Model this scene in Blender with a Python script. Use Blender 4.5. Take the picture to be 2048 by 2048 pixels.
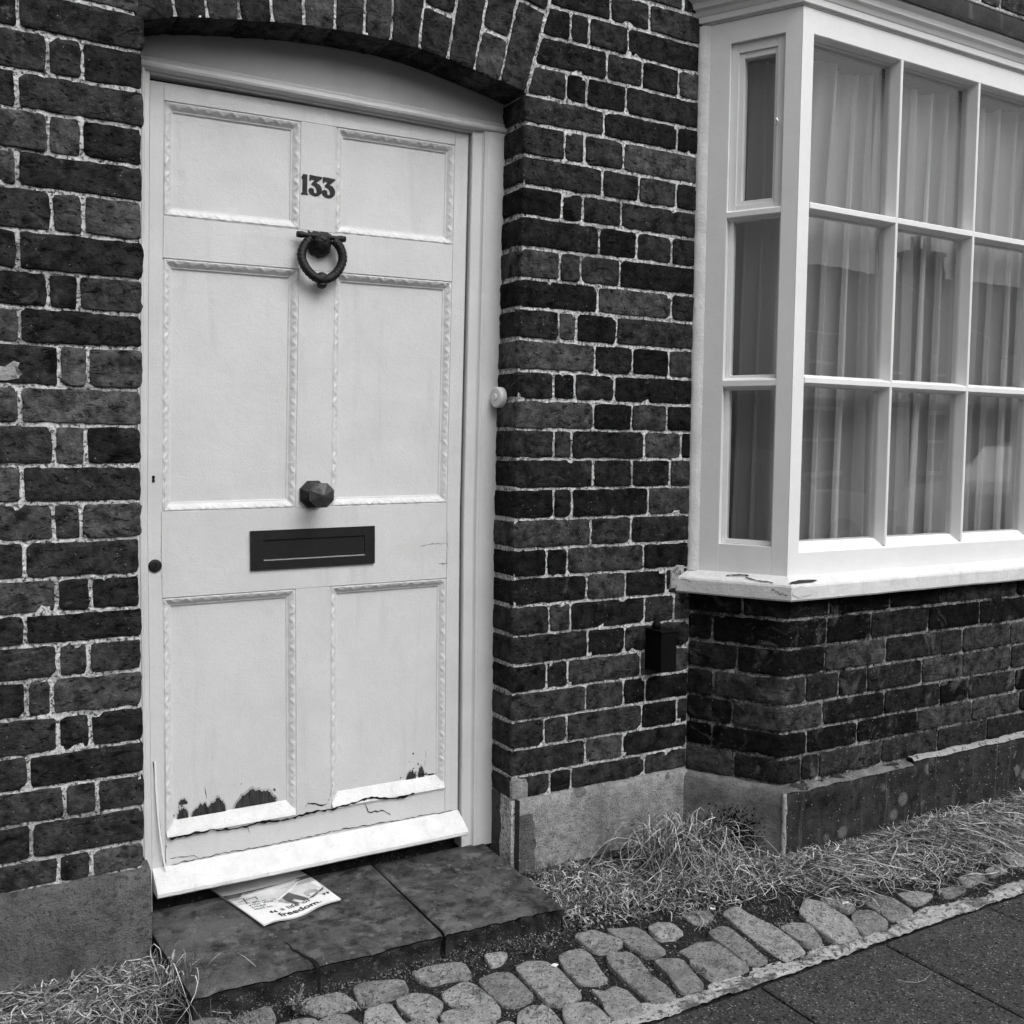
import bpy, bmesh, math, random
from mathutils import Vector, Matrix, noise
random.seed(7)
R = math.radians
scene = bpy.context.scene
for o in list(bpy.data.objects):
    bpy.data.objects.remove(o, do_unlink=True)
COL = scene.collection

# ------------------------------------------------------------------ camera
cam_d = bpy.data.cameras.new('camera')
cam = bpy.data.objects.new('camera', cam_d)
COL.objects.link(cam)
scene.camera = cam
cam_d.sensor_width = 36.0
cam_d.lens = 2025.7 / 2048 * 36.0
cam_d.clip_start = 0.05
cam_d.clip_end = 3000
yaw, pit, rol = R(30.1), R(3.83), R(0.616)
F = Vector((math.sin(yaw) * math.cos(pit), math.cos(yaw) * math.cos(pit), -math.sin(pit)))
r0 = Vector((math.cos(yaw), -math.sin(yaw), 0))
u0 = r0.cross(F)
rr = r0 * math.cos(rol) + u0 * math.sin(rol)
uu = -r0 * math.sin(rol) + u0 * math.cos(rol)
cam.matrix_world = Matrix(((rr.x, uu.x, -F.x, 0), (rr.y, uu.y, -F.y, -2.4), (rr.z, uu.z, -F.z, 1.2), (0, 0, 0, 1)))

# ------------------------------------------------------------------ world, sun, exposure
SUN_EL, SUN_AZ = R(50), R(166)          # azimuth clockwise from +Y
w = bpy.data.worlds.new('World')
scene.world = w
w.use_nodes = True
wt = w.node_tree
wt.nodes.clear()
sky = wt.nodes.new('ShaderNodeTexSky')
sky.sky_type = 'NISHITA'
sky.sun_disc = False
sky.sun_elevation = SUN_EL
sky.sun_rotation = SUN_AZ
sky.air_density = 1.0
sky.dust_density = 6.0
sky.ozone_density = 1.0
bw = wt.nodes.new('ShaderNodeRGBToBW')
bg = wt.nodes.new('ShaderNodeBackground')
bg.inputs[1].default_value = 0.15
wo = wt.nodes.new('ShaderNodeOutputWorld')
wt.links.new(sky.outputs[0], bw.inputs[0])
wt.links.new(bw.outputs[0], bg.inputs[0])
wt.links.new(bg.outputs[0], wo.inputs[0])
sl = bpy.data.lights.new('sun', 'SUN')
sl.energy = 0.55
sl.angle = R(35)
sl.color = (1, 1, 1)
sun = bpy.data.objects.new('sun', sl)
COL.objects.link(sun)
sdir = Vector((math.sin(SUN_AZ) * math.cos(SUN_EL), math.cos(SUN_AZ) * math.cos(SUN_EL), math.sin(SUN_EL)))
sun.rotation_euler = (-sdir).to_track_quat('-Z', 'Y').to_euler()
sun.location = sdir * 30
vs = scene.view_settings
vs.view_transform = 'Standard'
vs.look = 'None'
vs.exposure = 0.40
scene.cycles.use_denoising = True
scene.cycles.sample_clamp_indirect = 3.0
scene.cycles.max_bounces = 8
vs.gamma = 1.0
vs.use_curve_mapping = False

# ------------------------------------------------------------------ materials
class NT:
    def __init__(s, name):
        s.m = bpy.data.materials.new(name)
        s.m.use_nodes = True
        s.t = s.m.node_tree
        s.t.nodes.clear()
        s.out = s.n('ShaderNodeOutputMaterial')
        s.geo = s.n('ShaderNodeNewGeometry')
        s.pos = s.geo.outputs['Position']
    def n(s, typ, **k):
        nd = s.t.nodes.new(typ)
        for a, v in k.items():
            setattr(nd, a, v)
        return nd
    def l(s, a, b):
        s.t.links.new(a, b)
    def val(s, sock, v):
        if isinstance(v, (int, float)):
            sock.default_value = v
        else:
            s.l(v, sock)
    def math(s, op, a, b=None, c=None, clamp=False):
        nd = s.n('ShaderNodeMath', operation=op, use_clamp=clamp)
        s.val(nd.inputs[0], a)
        if b is not None: s.val(nd.inputs[1], b)
        if c is not None: s.val(nd.inputs[2], c)
        return nd.outputs[0]
    def mapr(s, v, a, b, c, d, smooth=False):
        nd = s.n('ShaderNodeMapRange', clamp=True)
        if smooth: nd.interpolation_type = 'SMOOTHSTEP'
        s.val(nd.inputs[0], v)
        for i, x in enumerate((a, b, c, d)): s.val(nd.inputs[i + 1], x)
        return nd.outputs[0]
    def scaled(s, sc):
        nd = s.n('ShaderNodeVectorMath', operation='MULTIPLY')
        s.l(s.pos, nd.inputs[0])
        nd.inputs[1].default_value = sc
        return nd.outputs[0]
    def noise(s, scale, detail=5, rough=.6, dist=0., vec=None):
        nd = s.n('ShaderNodeTexNoise')
        s.l(vec or s.pos, nd.inputs['Vector'])
        nd.inputs['Scale'].default_value = scale
        nd.inputs['Detail'].default_value = detail
        nd.inputs['Roughness'].default_value = rough
        nd.inputs['Distortion'].default_value = dist
        return nd.outputs[0]
    def vor(s, scale, feature='F1', vec=None):
        nd = s.n('ShaderNodeTexVoronoi', feature=feature)
        s.l(vec or s.pos, nd.inputs['Vector'])
        nd.inputs['Scale'].default_value = scale
        return nd.outputs[0]
    def mix(s, f, a, b):
        nd = s.n('ShaderNodeMix', data_type='FLOAT')
        s.val(nd.inputs[0], f); s.val(nd.inputs[2], a); s.val(nd.inputs[3], b)
        return nd.outputs[0]
    def rnd(s):
        return s.n('ShaderNodeObjectInfo').outputs['Random']
    def bsdf(s, col, rough=.8, spec=.3, bump=None, dist=.002, strength=1.):
        b = s.n('ShaderNodeBsdfPrincipled')
        s.val(b.inputs['Base Color'], col) if not isinstance(col, (int, float)) else setattr(b.inputs['Base Color'], 'default_value', (col, col, col, 1))
        s.val(b.inputs['Roughness'], rough)
        b.inputs['Specular IOR Level'].default_value = spec
        if bump is not None:
            bn = s.n('ShaderNodeBump')
            bn.inputs['Strength'].default_value = strength
            bn.inputs['Distance'].default_value = dist
            s.l(bump, bn.inputs['Height'])
            s.l(bn.outputs[0], b.inputs['Normal'])
        s.l(b.outputs[0], s.out.inputs[0])
        return b

MAT = {}
def brick_mat(name, lo, hi, fleck=0., smear=0.):
    s = NT(name)
    base = s.mapr(s.math('POWER', s.rnd(), 1.7), 0, 1, lo, hi)
    n1 = s.noise(26, 7, .65)
    n2 = s.noise(110, 4, .6)
    st = s.noise(1, 7, .7, .9, s.scaled((26, 26, 62)))
    v = s.math('MULTIPLY', base, s.mapr(n1, .34, .68, .30, 2.1))
    v = s.math('MULTIPLY', v, s.mapr(n2, .3, .7, .7, 1.3))
    v = s.math('MULTIPLY', v, s.mapr(st, .36, .41, .35, 1.0))
    lightp = s.mapr(s.noise(17, 6, .7, .8), .60, .72, 0, .55)
    v = s.mix(lightp, v, hi * 1.9)
    if smear:
        v = s.mix(s.mapr(s.noise(9, 6, .65, 1.0), .57, .70, 0, smear), v, .17)
    if fleck:
        f = s.math('MULTIPLY', s.math('LESS_THAN', s.vor(70), .085), s.math('GREATER_THAN', s.noise(9, 2), .53))
        v = s.mix(s.math('MULTIPLY', f, fleck), v, .62)
    h = s.math('ADD', s.math('MULTIPLY', s.noise(60, 8, .68), .9), s.math('MULTIPLY', s.mapr(st, .35, .42, 0, 1), .5))
    h = s.math('ADD', h, s.math('MULTIPLY', s.noise(330, 3, .6), .22))
    pit = s.math('MULTIPLY', s.mapr(s.vor(48), .10, .2, 0, 1), 1)
    h = s.math('ADD', h, s.math('MULTIPLY', pit, .28))
    v = s.math('MULTIPLY', v, s.mapr(s.vor(48), .08, .18, .55, 1))
    s.bsdf(v, .85, .06, h, .014)
    MAT[name] = s.m
    return s.m

def mortar_mat(name, lo, hi, dirt, holes=1.):
    s = NT(name)
    n = s.noise(85, 7, .7)
    v = s.mapr(n, .32, .68, lo, hi)
    d = s.mapr(s.noise(8, 8, .75, .8), .48, .60, 0, dirt)
    v = s.mix(d, v, lo * .16)
    hole = s.mapr(s.noise(115, 6, .75), .41, .48, .08, 1)
    v = s.math('MULTIPLY', v, s.mix(holes, 1., hole))
    h = s.math('ADD', s.noise(60, 8, .75), s.math('MULTIPLY', hole, .35))
    s.bsdf(v, .95, .1, h, .007)
    MAT[name] = s.m

def gmat(name, lo, hi, scale=20, rough=.8, spec=.3, bump=.002, bscale=120, layers=(), rnd=0., detail=7, vec=None):
    """grey noise between lo and hi; layers: (kind, scale, a, b, amount, value)"""
    s = NT(name)
    vv = s.scaled(vec) if vec else None
    v = s.mapr(s.noise(scale, detail, .65, .2, vv), .3, .7, lo, hi)
    if rnd:
        v = s.math('MULTIPLY', v, s.mapr(s.rnd(), 0, 1, 1 - rnd, 1 + rnd))
    for kind, sc, a, b, amt, value in layers:
        if kind == 'noise': f = s.mapr(s.noise(sc, 6, .65, .4), a, b, 0, amt)
        elif kind == 'vor': f = s.mapr(s.vor(sc), a, b, amt, 0)
        elif kind == 'streak': f = s.mapr(s.noise(1, 5, .6, .3, s.scaled((sc, sc, sc * .12))), a, b, 0, amt)
        elif kind == 'fleck': f = s.math('MULTIPLY', s.mapr(s.vor(sc), a, b, amt, 0), s.math('GREATER_THAN', s.noise(sc * .21, 2), .5))
        v = s.mix(f, v, value)
    h = s.math('ADD', s.noise(bscale, 6, .7), s.math('MULTIPLY', s.noise(bscale * .2, 4, .6), .8))
    s.bsdf(v, rough, spec if hi > .5 or rough < .6 else spec * .3, h, bump)
    MAT[name] = s.m
    return s.m

brick_mat('brick_left', .020, .085, .35)
brick_mat('brick_pier', .010, .064, .45)
brick_mat('brick_bay', .005, .050, .6, .6)
brick_mat('brick_arch', .024, .060, .2)
mortar_mat('mortar', .46, .95, .60)
mortar_mat('mortar_dirty', .12, .46, .93)
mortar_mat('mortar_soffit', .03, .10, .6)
gmat('paint', .74, .80, 9, .42, .35, .0007, 260, [('noise', 3.2, .56, .75, .25, .62), ('noise', 420, .66, .72, .35, .5), ('fleck', 42, .012, .02, .8, .12)])
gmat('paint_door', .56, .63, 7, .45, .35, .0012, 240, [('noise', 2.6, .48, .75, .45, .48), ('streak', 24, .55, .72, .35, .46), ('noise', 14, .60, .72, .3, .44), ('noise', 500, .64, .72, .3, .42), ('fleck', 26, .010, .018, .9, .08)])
gmat('paint_carved', .55, .66, 30, .5, .3, .0012, 200, [('noise', 120, .55, .68, .5, .42)])
gmat('paint_weathered', .58, .74, 18, .55, .3, .0025, 110, [('noise', 26, .58, .70, .3, .44), ('noise', 120, .64, .70, .4, .3), ('streak', 40, .58, .7, .3, .42), ('fleck', 60, .04, .06, .9, .10)])
gmat('bare_wood', .012, .075, 1, .9, .1, .003, 60, [], vec=(160, 160, 14))
gmat('crack_dark', .008, .02, 40, .9, .1)
gmat('black_iron', .006, .014, 60, .5, .3, .0015, 160)
gmat('black_paint', .009, .015, 60, .45, .3, .0006, 300)
gmat('black_plastic', .004, .007, 30, .6, .2, .0003, 300)
gmat('brass_dull', .016, .05, 60, .38, .5, .0012, 160)
gmat('bell_plastic', .6, .68, 20, .35, .4, .0002, 200)
gmat('render_left', .10, .24, 22, .93, .15, .012, 190, [('noise', 90, .54, .64, .8, .05), ('noise', 6, .5, .7, .5, .08), ('fleck', 22, .16, .2, .6, .06), ('noise', 170, .62, .68, .8, .02)])
gmat('render_pier', .22, .46, 34, .93, .15, .010, 200, [('noise', 150, .56, .64, .75, .08), ('fleck', 10, .22, .25, .75, .10), ('noise', 5, .50, .66, .6, .14), ('noise', 60, .62, .66, .6, .5), ('streak', 18, .56, .68, .5, .12)])
gmat('render_bayside', .15, .32, 30, .93, .15, .010, 200, [('noise', 150, .56, .64, .7, .07), ('fleck', 11, .24, .27, .75, .07), ('noise', 6, .50, .64, .65, .10), ('streak', 20, .56, .68, .5, .08)])
gmat('render_bayfront', .014, .07, 18, .9, .2, .010, 170, [('streak', 34, .56, .70, .6, .14), ('fleck', 12, .20, .3, .75, .20), ('fleck', 70, .12, .18, .9, .34), ('noise', 45, .58, .66, .8, .008), ('noise', 14, .62, .70, .7, .18)])
gmat('render_edge', .28, .52, 40, .93, .1, .007, 180, [('noise', 40, .52, .62, .9, .06)])
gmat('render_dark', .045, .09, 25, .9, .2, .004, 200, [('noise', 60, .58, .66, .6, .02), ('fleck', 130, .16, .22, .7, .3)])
gmat('algae', .004, .012, 60, .9, .1, .003, 200)
gmat('stone_step', .032, .17, 18, .75, .35, .014, 150, [('noise', 34, .52, .62, .7, .022), ('noise', 5.5, .50, .60, .75, .19), ('noise', 16, .56, .64, .6, .26), ('noise', 11, .58, .66, .8, .02), ('noise', 60, .62, .68, .7, .2), ('fleck', 46, .05, .09, .9, .5), ('fleck', 22, .14, .2, .7, .24)])
gmat('stone_step_edge', .02, .06, 24, .9, .2, .008, 90, [('fleck', 45, .12, .2, .8, .16), ('fleck', 160, .18, .25, .8, .3), ('noise', 20, .6, .7, .6, .14)])
gmat('cobble', .30, .66, 60, .8, .25, .02, 140, [('noise', 120, .55, .61, .8, .06), ('noise', 42, .54, .64, .5, .11), ('noise', 9, .5, .68, .5, .13), ('fleck', 60, .08, .13, .8, .6), ('vor', 48, .10, .17, .75, .035)], rnd=.25)  # dark pit layers paint in the shade that the bumps hardly show
gmat('paving', .045, .165, 150, .85, .25, .012, 260, [('noise', 4.5, .45, .7, .5, .05), ('fleck', 130, .20, .32, .9, .34), ('fleck', 75, .10, .17, .95, .6), ('noise', 130, .54, .60, .85, .012)], rnd=.15)
gmat('grit_mortar', .38, .78, 130, .95, .1, .010, 220, [('noise', 75, .53, .60, .9, .07), ('noise', 14, .52, .62, .85, .09)])
gmat('soil', .012, .06, 90, .95, .1, .015, 130, [('fleck', 170, .16, .24, .9, .26), ('noise', 60, .62, .7, .7, .13)])
def strand_mat(name, lo, hi, p):
    s = NT(name)
    r_ = s.math('POWER', s.geo.outputs['Random Per Island'], p)
    v = s.math('MULTIPLY', s.mapr(r_, 0, 1, lo, hi), s.mapr(s.noise(90, 4), .3, .7, .7, 1.2))
    s.bsdf(v, .65, .3); MAT[name] = s.m
strand_mat('straw', .05, .62, 2.1)
strand_mat('straw_dark', .05, .26, 1.)
strand_mat('leaf_bits', .02, .34, 2.0)
gmat('paper', .74, .80, 20, .35, .45, .0003, 120)
gmat('print_black', .015, .03, 30, .5, .3)
gmat('print_dark', .05, .14, 45, .4, .4, .0002)
gmat('print_mid', .25, .5, 30, .4, .4, .0002)
gmat('print_light', .5, .68, 25, .4, .4, .0002)
gmat('lead', .010, .035, 14, .6, .4, .003, 70, [('streak', 20, .60, .72, .6, .10)])
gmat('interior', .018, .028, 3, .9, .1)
gmat('asphalt', .04, .07, 80, .9, .2, .004, 200)
gmat('earth', .06, .12, 3, .95, .1)
gmat('kerb_stone', .2, .3, 20, .85, .2, .003, 120)
gmat('opp_brick', .05, .10, 6, .9, .2, .004, 30, rnd=.3)
gmat('opp_render', .45, .6, 3, .9, .2)
gmat('opp_roof', .035, .08, 4, .85, .2, .01, 12)
gmat('opp_white', .68, .78, 5, .6, .3)
gmat('opp_glass', .02, .03, 2, .08, .6)
gmat('car_white', .62, .68, 3, .22, .5, .0001)
gmat('car_dark', .03, .05, 3, .2, .5, .0001)
gmat('car_silver', .28, .34, 3, .22, .5, .0001)
gmat('tyre', .015, .025, 20, .85, .2)
gmat('hub', .3, .4, 10, .35, .6)

# window glass: clear sheet with a Fresnel surface reflection
s = NT('glass')
fr = s.n('ShaderNodeFresnel'); s.l(s.mapr(s.geo.outputs['Backfacing'], 0, 1, 1.52, 1 / 1.52), fr.inputs[0])
bn = s.n('ShaderNodeBump'); bn.inputs['Strength'].default_value = .25; bn.inputs['Distance'].default_value = .0012
s.l(s.noise(5, 2, .5), bn.inputs['Height'])
tr = s.n('ShaderNodeBsdfTransparent'); tr.inputs[0].default_value = (.95, .95, .95, 1)
gl = s.n('ShaderNodeBsdfGlossy'); gl.inputs['Roughness'].default_value = .003
s.l(bn.outputs[0], gl.inputs['Normal'])
mx = s.n('ShaderNodeMixShader')
s.l(fr.outputs[0], mx.inputs[0]); s.l(tr.outputs[0], mx.inputs[1]); s.l(gl.outputs[0], mx.inputs[2])
s.l(mx.outputs[0], s.out.inputs[0]); MAT['glass'] = s.m
# net curtain: thin cloth, part diffuse, part translucent
def cloth(name, c, t, op):
    s = NT(name)
    weave = s.mapr(s.noise(420, 3, .6), .3, .7, .85, 1.1)
    col = s.math('MULTIPLY', weave, c)
    d = s.n('ShaderNodeBsdfDiffuse'); s.l(col, d.inputs[0])
    tl = s.n('ShaderNodeBsdfTranslucent'); s.l(col, tl.inputs[0])
    mx = s.n('ShaderNodeMixShader'); mx.inputs[0].default_value = t
    s.l(d.outputs[0], mx.inputs[1]); s.l(tl.outputs[0], mx.inputs[2])
    tp = s.n('ShaderNodeBsdfTransparent'); m2 = s.n('ShaderNodeMixShader'); m2.inputs[0].default_value = op
    s.l(tp.outputs[0], m2.inputs[1]); s.l(mx.outputs[0], m2.inputs[2]); s.l(m2.outputs[0], s.out.inputs[0])
    MAT[name] = s.m
cloth('net_cloth', .82, .3, .50)
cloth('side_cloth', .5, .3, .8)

# ------------------------------------------------------------------ mesh helpers
def link(name, me, mat=None, parent=None, smooth=False):
    if mat is not None:
        me.materials.append(MAT[mat])
    if smooth:
        me.polygons.foreach_set('use_smooth', [True] * len(me.polygons))
    o = bpy.data.objects.new(name, me)
    COL.objects.link(o)
    if parent is not None:
        o.parent = parent
    return o
def obj(name, verts, faces, mat, parent=None, smooth=False, bevel=0., center=False):
    me = bpy.data.meshes.new(name)
    loc = None
    if center:
        loc = sum((Vector(v) for v in verts), Vector()) / len(verts)
        verts = [Vector(v) - loc for v in verts]
    me.from_pydata([tuple(v) for v in verts], [], faces)
    me.validate(); me.update()
    if bevel:
        bm = bmesh.new(); bm.from_mesh(me)
        bmesh.ops.recalc_face_normals(bm, faces=bm.faces)
        bmesh.ops.bevel(bm, geom=bm.edges, offset=bevel, segments=2, profile=.6, affect='EDGES', clamp_overlap=True)
        bm.to_mesh(me); bm.free()
    o = link(name, me, mat, parent, smooth)
    if center: o.location = loc
    return o
def tag(o, label=None, cat=None, group=None, kind=None):
    if label: o['label'] = label
    if cat: o['category'] = cat
    if group: o['group'] = group
    if kind: o['kind'] = kind
    return o
def empty(name, loc, label, cat, group=None):
    o = bpy.data.objects.new(name, None)
    o.empty_display_size = .1
    COL.objects.link(o)
    o.location = loc
    return tag(o, label, cat, group)
def adopt(child, parent):          # keep world coordinates of a child under an Empty that stands elsewhere
    child.parent = parent
    child.matrix_parent_inverse = Matrix.Translation(parent.location).inverted()
    return child
class MB:
    """collects pieces of one mesh"""
    def __init__(s): s.v = []; s.f = []
    def add(s, verts, faces):
        k = len(s.v); s.v += [tuple(v) for v in verts]; s.f += [tuple(i + k for i in f) for f in faces]; return s
    def box(s, x0, x1, y0, y1, z0, z1):
        return s.add([(x0, y0, z0), (x1, y0, z0), (x1, y1, z0), (x0, y1, z0), (x0, y0, z1), (x1, y0, z1), (x1, y1, z1), (x0, y1, z1)],
                     [(0, 3, 2, 1), (4, 5, 6, 7), (0, 1, 5, 4), (1, 2, 6, 5), (2, 3, 7, 6), (3, 0, 4, 7)])
    def prism(s, prof, path_fn, ts, closed=False):
        """prof: list of 2D points, path_fn(t, p) -> 3D"""
        n = len(prof); k = len(s.v)
        for t in ts:
            for p in prof: s.v.append(tuple(path_fn(t, p)))
        for i in range(len(ts) - 1):
            for j in range(n if closed else n - 1):
                a, b = k + i * n + j, k + i * n + (j + 1) % n
                s.f.append((a, b, b + n, a + n))
        if closed:
            s.f.append(tuple(k + j for j in range(n))[::-1]); s.f.append(tuple(k + (len(ts) - 1) * n + j for j in range(n)))
        return s
    def tube(s, pts, rad, seg=8, cap=True):
        pts = [Vector(p) for p in pts]; k = len(s.v); n = len(pts)
        for i, p in enumerate(pts):
            d = (pts[min(i + 1, n - 1)] - pts[max(i - 1, 0)]).normalized()
            a = d.orthogonal().normalized() if abs(d.z) > .9 else d.cross(Vector((0, 0, 1))).normalized()
            b = d.cross(a)
            r = rad[i] if isinstance(rad, (list, tuple)) else rad
            for j in range(seg):
                t = 2 * math.pi * j / seg
                s.v.append(tuple(p + (a * math.cos(t) + b * math.sin(t)) * r))
        for i in range(n - 1):
            for j in range(seg):
                a0 = k + i * seg + j; b0 = k + i * seg + (j + 1) % seg
                s.f.append((a0, b0, b0 + seg, a0 + seg))
        if cap:
            s.f.append(tuple(k + j for j in range(seg))[::-1]); s.f.append(tuple(k + (n - 1) * seg + j for j in range(seg)))
        return s
    def lathe(s, c, axis, prof, seg=16, rot=0.):
        """prof: (along axis, radius)"""
        axis = Vector(axis).normalized(); a = axis.orthogonal().normalized()
        if abs(axis.z) < .5: a = Vector((0, 0, 1))
        b = axis.cross(a); k = len(s.v); c = Vector(c)
        for h, r in prof:
            for j in range(seg):
                t = 2 * math.pi * (j / seg) + rot
                s.v.append(tuple(c + axis * h + (a * math.cos(t) + b * math.sin(t)) * r))
        for i in range(len(prof) - 1):
            for j in range(seg):
                a0 = k + i * seg + j; b0 = k + i * seg + (j + 1) % seg
                s.f.append((a0, b0, b0 + seg, a0 + seg))
        s.f.append(tuple(k + j for j in range(seg))[::-1]); s.f.append(tuple(k + (len(prof) - 1) * seg + j for j in range(seg)))
        return s
    def warp(s, fn):
        s.v = [tuple(fn(*v)) for v in s.v]; return s
    def build(s, name, mat, parent=None, smooth=False, bevel=0., center=False):
        return obj(name, s.v, s.f, mat, parent, smooth, bevel, center)
def grid(fn, nu, nv):
    v = [fn(i / nu, j / nv) for j in range(nv + 1) for i in range(nu + 1)]
    f = [(j * (nu + 1) + i, j * (nu + 1) + i + 1, (j + 1) * (nu + 1) + i + 1, (j + 1) * (nu + 1) + i) for j in range(nv) for i in range(nu)]
    return v, f
def nz(x, y, z, s=1.): return noise.noise(Vector((x * s, y * s, z * s)))
def lerp(a, b, t): return a + (b - a) * t

# ------------------------------------------------------------------ bricks
def brick_mesh(fn, L, H, dl=.022, dr=.022, db=.022, dt=.022, r=.0024, rl=None, rr_=None, jit=.0022, amp=.0016, step=.018, dent=None, seed=0., maxd=.022):
    """fn(a, b) -> (point, outward normal, inward direction). Rounded, slightly irregular block face with returns."""
    rl = rl or r; rr_ = rr_ or r
    def samples(n0, n1, d0, d1, r0, r1, st):
        out = [(n0, d0), (n0, r0 * 1.0), (n0 + r0 * .35, r0 * .3), (n0 + r0, 0)]
        n = max(2, int((n1 - n0 - r0 - r1) / (st * .62)))
        out += [(lerp(n0 + r0, n1 - r1, i / n), 0) for i in range(1, n)]
        out += [(n1 - r1, 0), (n1 - r1 * .35, r1 * .3), (n1, r1), (n1, d1)]
        return out
    cg = random.Random(int(seed * 97)); chips = []
    for ca, cb in ((0, 0), (L, 0), (0, H), (L, H), (L * cg.random(), H), (L * cg.random(), 0)):
        if cg.random() < .22: chips.append((ca, cb, cg.uniform(.006, .019)))
    A = samples(0, L, dl, dr, rl, rr_, step)
    B = samples(0, H, db, dt, r, r, step)
    verts = []
    for j, (b, d2) in enumerate(B):
        for i, (a, d1) in enumerate(A):
            cor = 0
            ea = min(a, L - a); eb = min(b, H - b)
            q = .0055
            if ea < q and eb < q: cor = (q - ea) * (q - eb) / q       # soften the corners of the outline
            ja = (nz(a * 2, b, seed * 7.1, 16) * .6 + nz(a, b, seed * 3.1, 75) * .9) * jit + (cor * .5 if a < L / 2 else -cor * .5)
            jb = (nz(b * 2, a, seed * 3.7 + 5, 13) * .7 + nz(b, a, seed * 1.7, 70) * .9) * jit + (cor * .5 if b < H / 2 else -cor * .5)
            p, n, inw = fn(a + ja, b + jb)
            d = max(d1, d2)
            for ca, cb, cr in chips:
                dd = math.hypot(a - ca, (b - cb) * 1.3)
                if dd < cr and d < .01: d += (cr - dd) * .55 * (1 + nz(a, b, seed, 120))
            k = nz(a, b, seed * 11.3, 26) * amp + nz(a, b, seed * 5.3 + 9, 70) * amp * .6
            if dent:
                dd = math.hypot(a - dent[0], b - dent[1]) / dent[2]
                if dd < 1.4: k -= dent[3] * math.exp(-(dd * 1.5) ** 4)
            if d < .02 and d1 < .01 and d2 < .01:
                verts.append(p + n * (k - d))
            else:
                verts.append(p + inw * d)
    na, nb = len(A), len(B)
    faces = [(j * na + i, j * na + i + 1, (j + 1) * na + i + 1, (j + 1) * na + i) for j in range(nb - 1) for i in range(na - 1)]
    return verts, faces
NORM = Vector((0, -1, 0)); INW = Vector((0, 1, 0))
def quad_fn(bl, br, tl, tr_, y=0.):
    L = (br[0] - bl[0] + tr_[0] - tl[0]) / 2; H = (tl[1] - bl[1] + tr_[1] - br[1]) / 2
    def fn(a, b):
        s_, t_ = a / L, b / H
        x = lerp(lerp(bl[0], br[0], s_), lerp(tl[0], tr_[0], s_), t_); z = lerp(lerp(bl[1], br[1], s_), lerp(tl[1], tr_[1], s_), t_)
        return Vector((x, y, z)), NORM, INW
    return fn, L, H
BSEED = [0.]
def put_brick(name, fn, L, H, mat, parent, **k):
    BSEED[0] += 1.37
    v, f = brick_mesh(fn, L, H, seed=BSEED[0], **k)
    return obj(name, v, f, mat, parent, smooth=True, center=True)
# ------------------------------------------------------------------ surveyed joints and stones (metres)
PIER = [[1.692, 1.828], [1.56, 1.621, 1.754], [1.684, 1.807, 1.94], [1.548, 1.616, 1.75], [1.676, 1.938], [1.546, 1.612, 1.746], [1.673, 1.802, 1.94], [1.54, 1.609, 1.741], [1.666, 1.798, 1.926], [1.535, 1.605, 1.739], [1.663, 1.93], [1.534, 1.593, 1.731, 1.995], [1.657, 1.79, 1.925], [1.52, 1.591, 1.727, 1.997], [1.656, 1.791, 1.922], [1.523, 1.582, 1.839, 1.978], [1.658, 1.796, 1.937], [1.525, 1.586, 1.858], [1.653, 1.796], [1.504, 1.573, 1.844], [1.642, 1.779, 1.93], [1.515, 1.587, 1.852, 1.964], [1.648, 1.78], [1.51, 1.581, 1.84], [1.644, 1.779, 1.86], [1.503, 1.579, 1.848, 1.984], [1.645, 1.781], [1.525, 1.597, 1.862]]
PZ = [2.139, 2.064, 1.978, 1.898, 1.818, 1.734, 1.651, 1.571, 1.487, 1.402, 1.322, 1.242, 1.16, 1.077, 0.993, 0.91, 0.83, 0.752, 0.668, 0.586, 0.507, 0.427, 0.347, 0.269, 0.203]
LEFT = [[0.31], [0.19], [0.245, 0.313], [0.185], [0.244, 0.309], [0.183], [0.247, 0.31], [0.181], [0.236, 0.298], [0.181], [0.257, 0.314], [0.178], [0.243, 0.307], [0.179], [0.239, 0.296], [0.181], [0.243, 0.312], [0.179], [0.243, 0.305], [0.18, 0.229], [0.24, 0.307], [0.18], [0.251, 0.319], [0.183], [0.236, 0.304]]
BS = [[0.171], [0.08], [0.159], [0.087], [0.149], [0.087], [0.156]]
BF = [[2.343, 2.613, 2.88, 3.258], [2.336, 2.53, 2.8, 3.061], [2.331, 2.601, 2.869, 2.976], [2.255, 2.394, 2.519, 2.778, 2.982], [2.328, 2.602, 2.871, 3.017], [2.266, 2.482, 2.763, 3.041], [2.246, 2.319, 2.598, 2.867, 3.125]]
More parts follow.
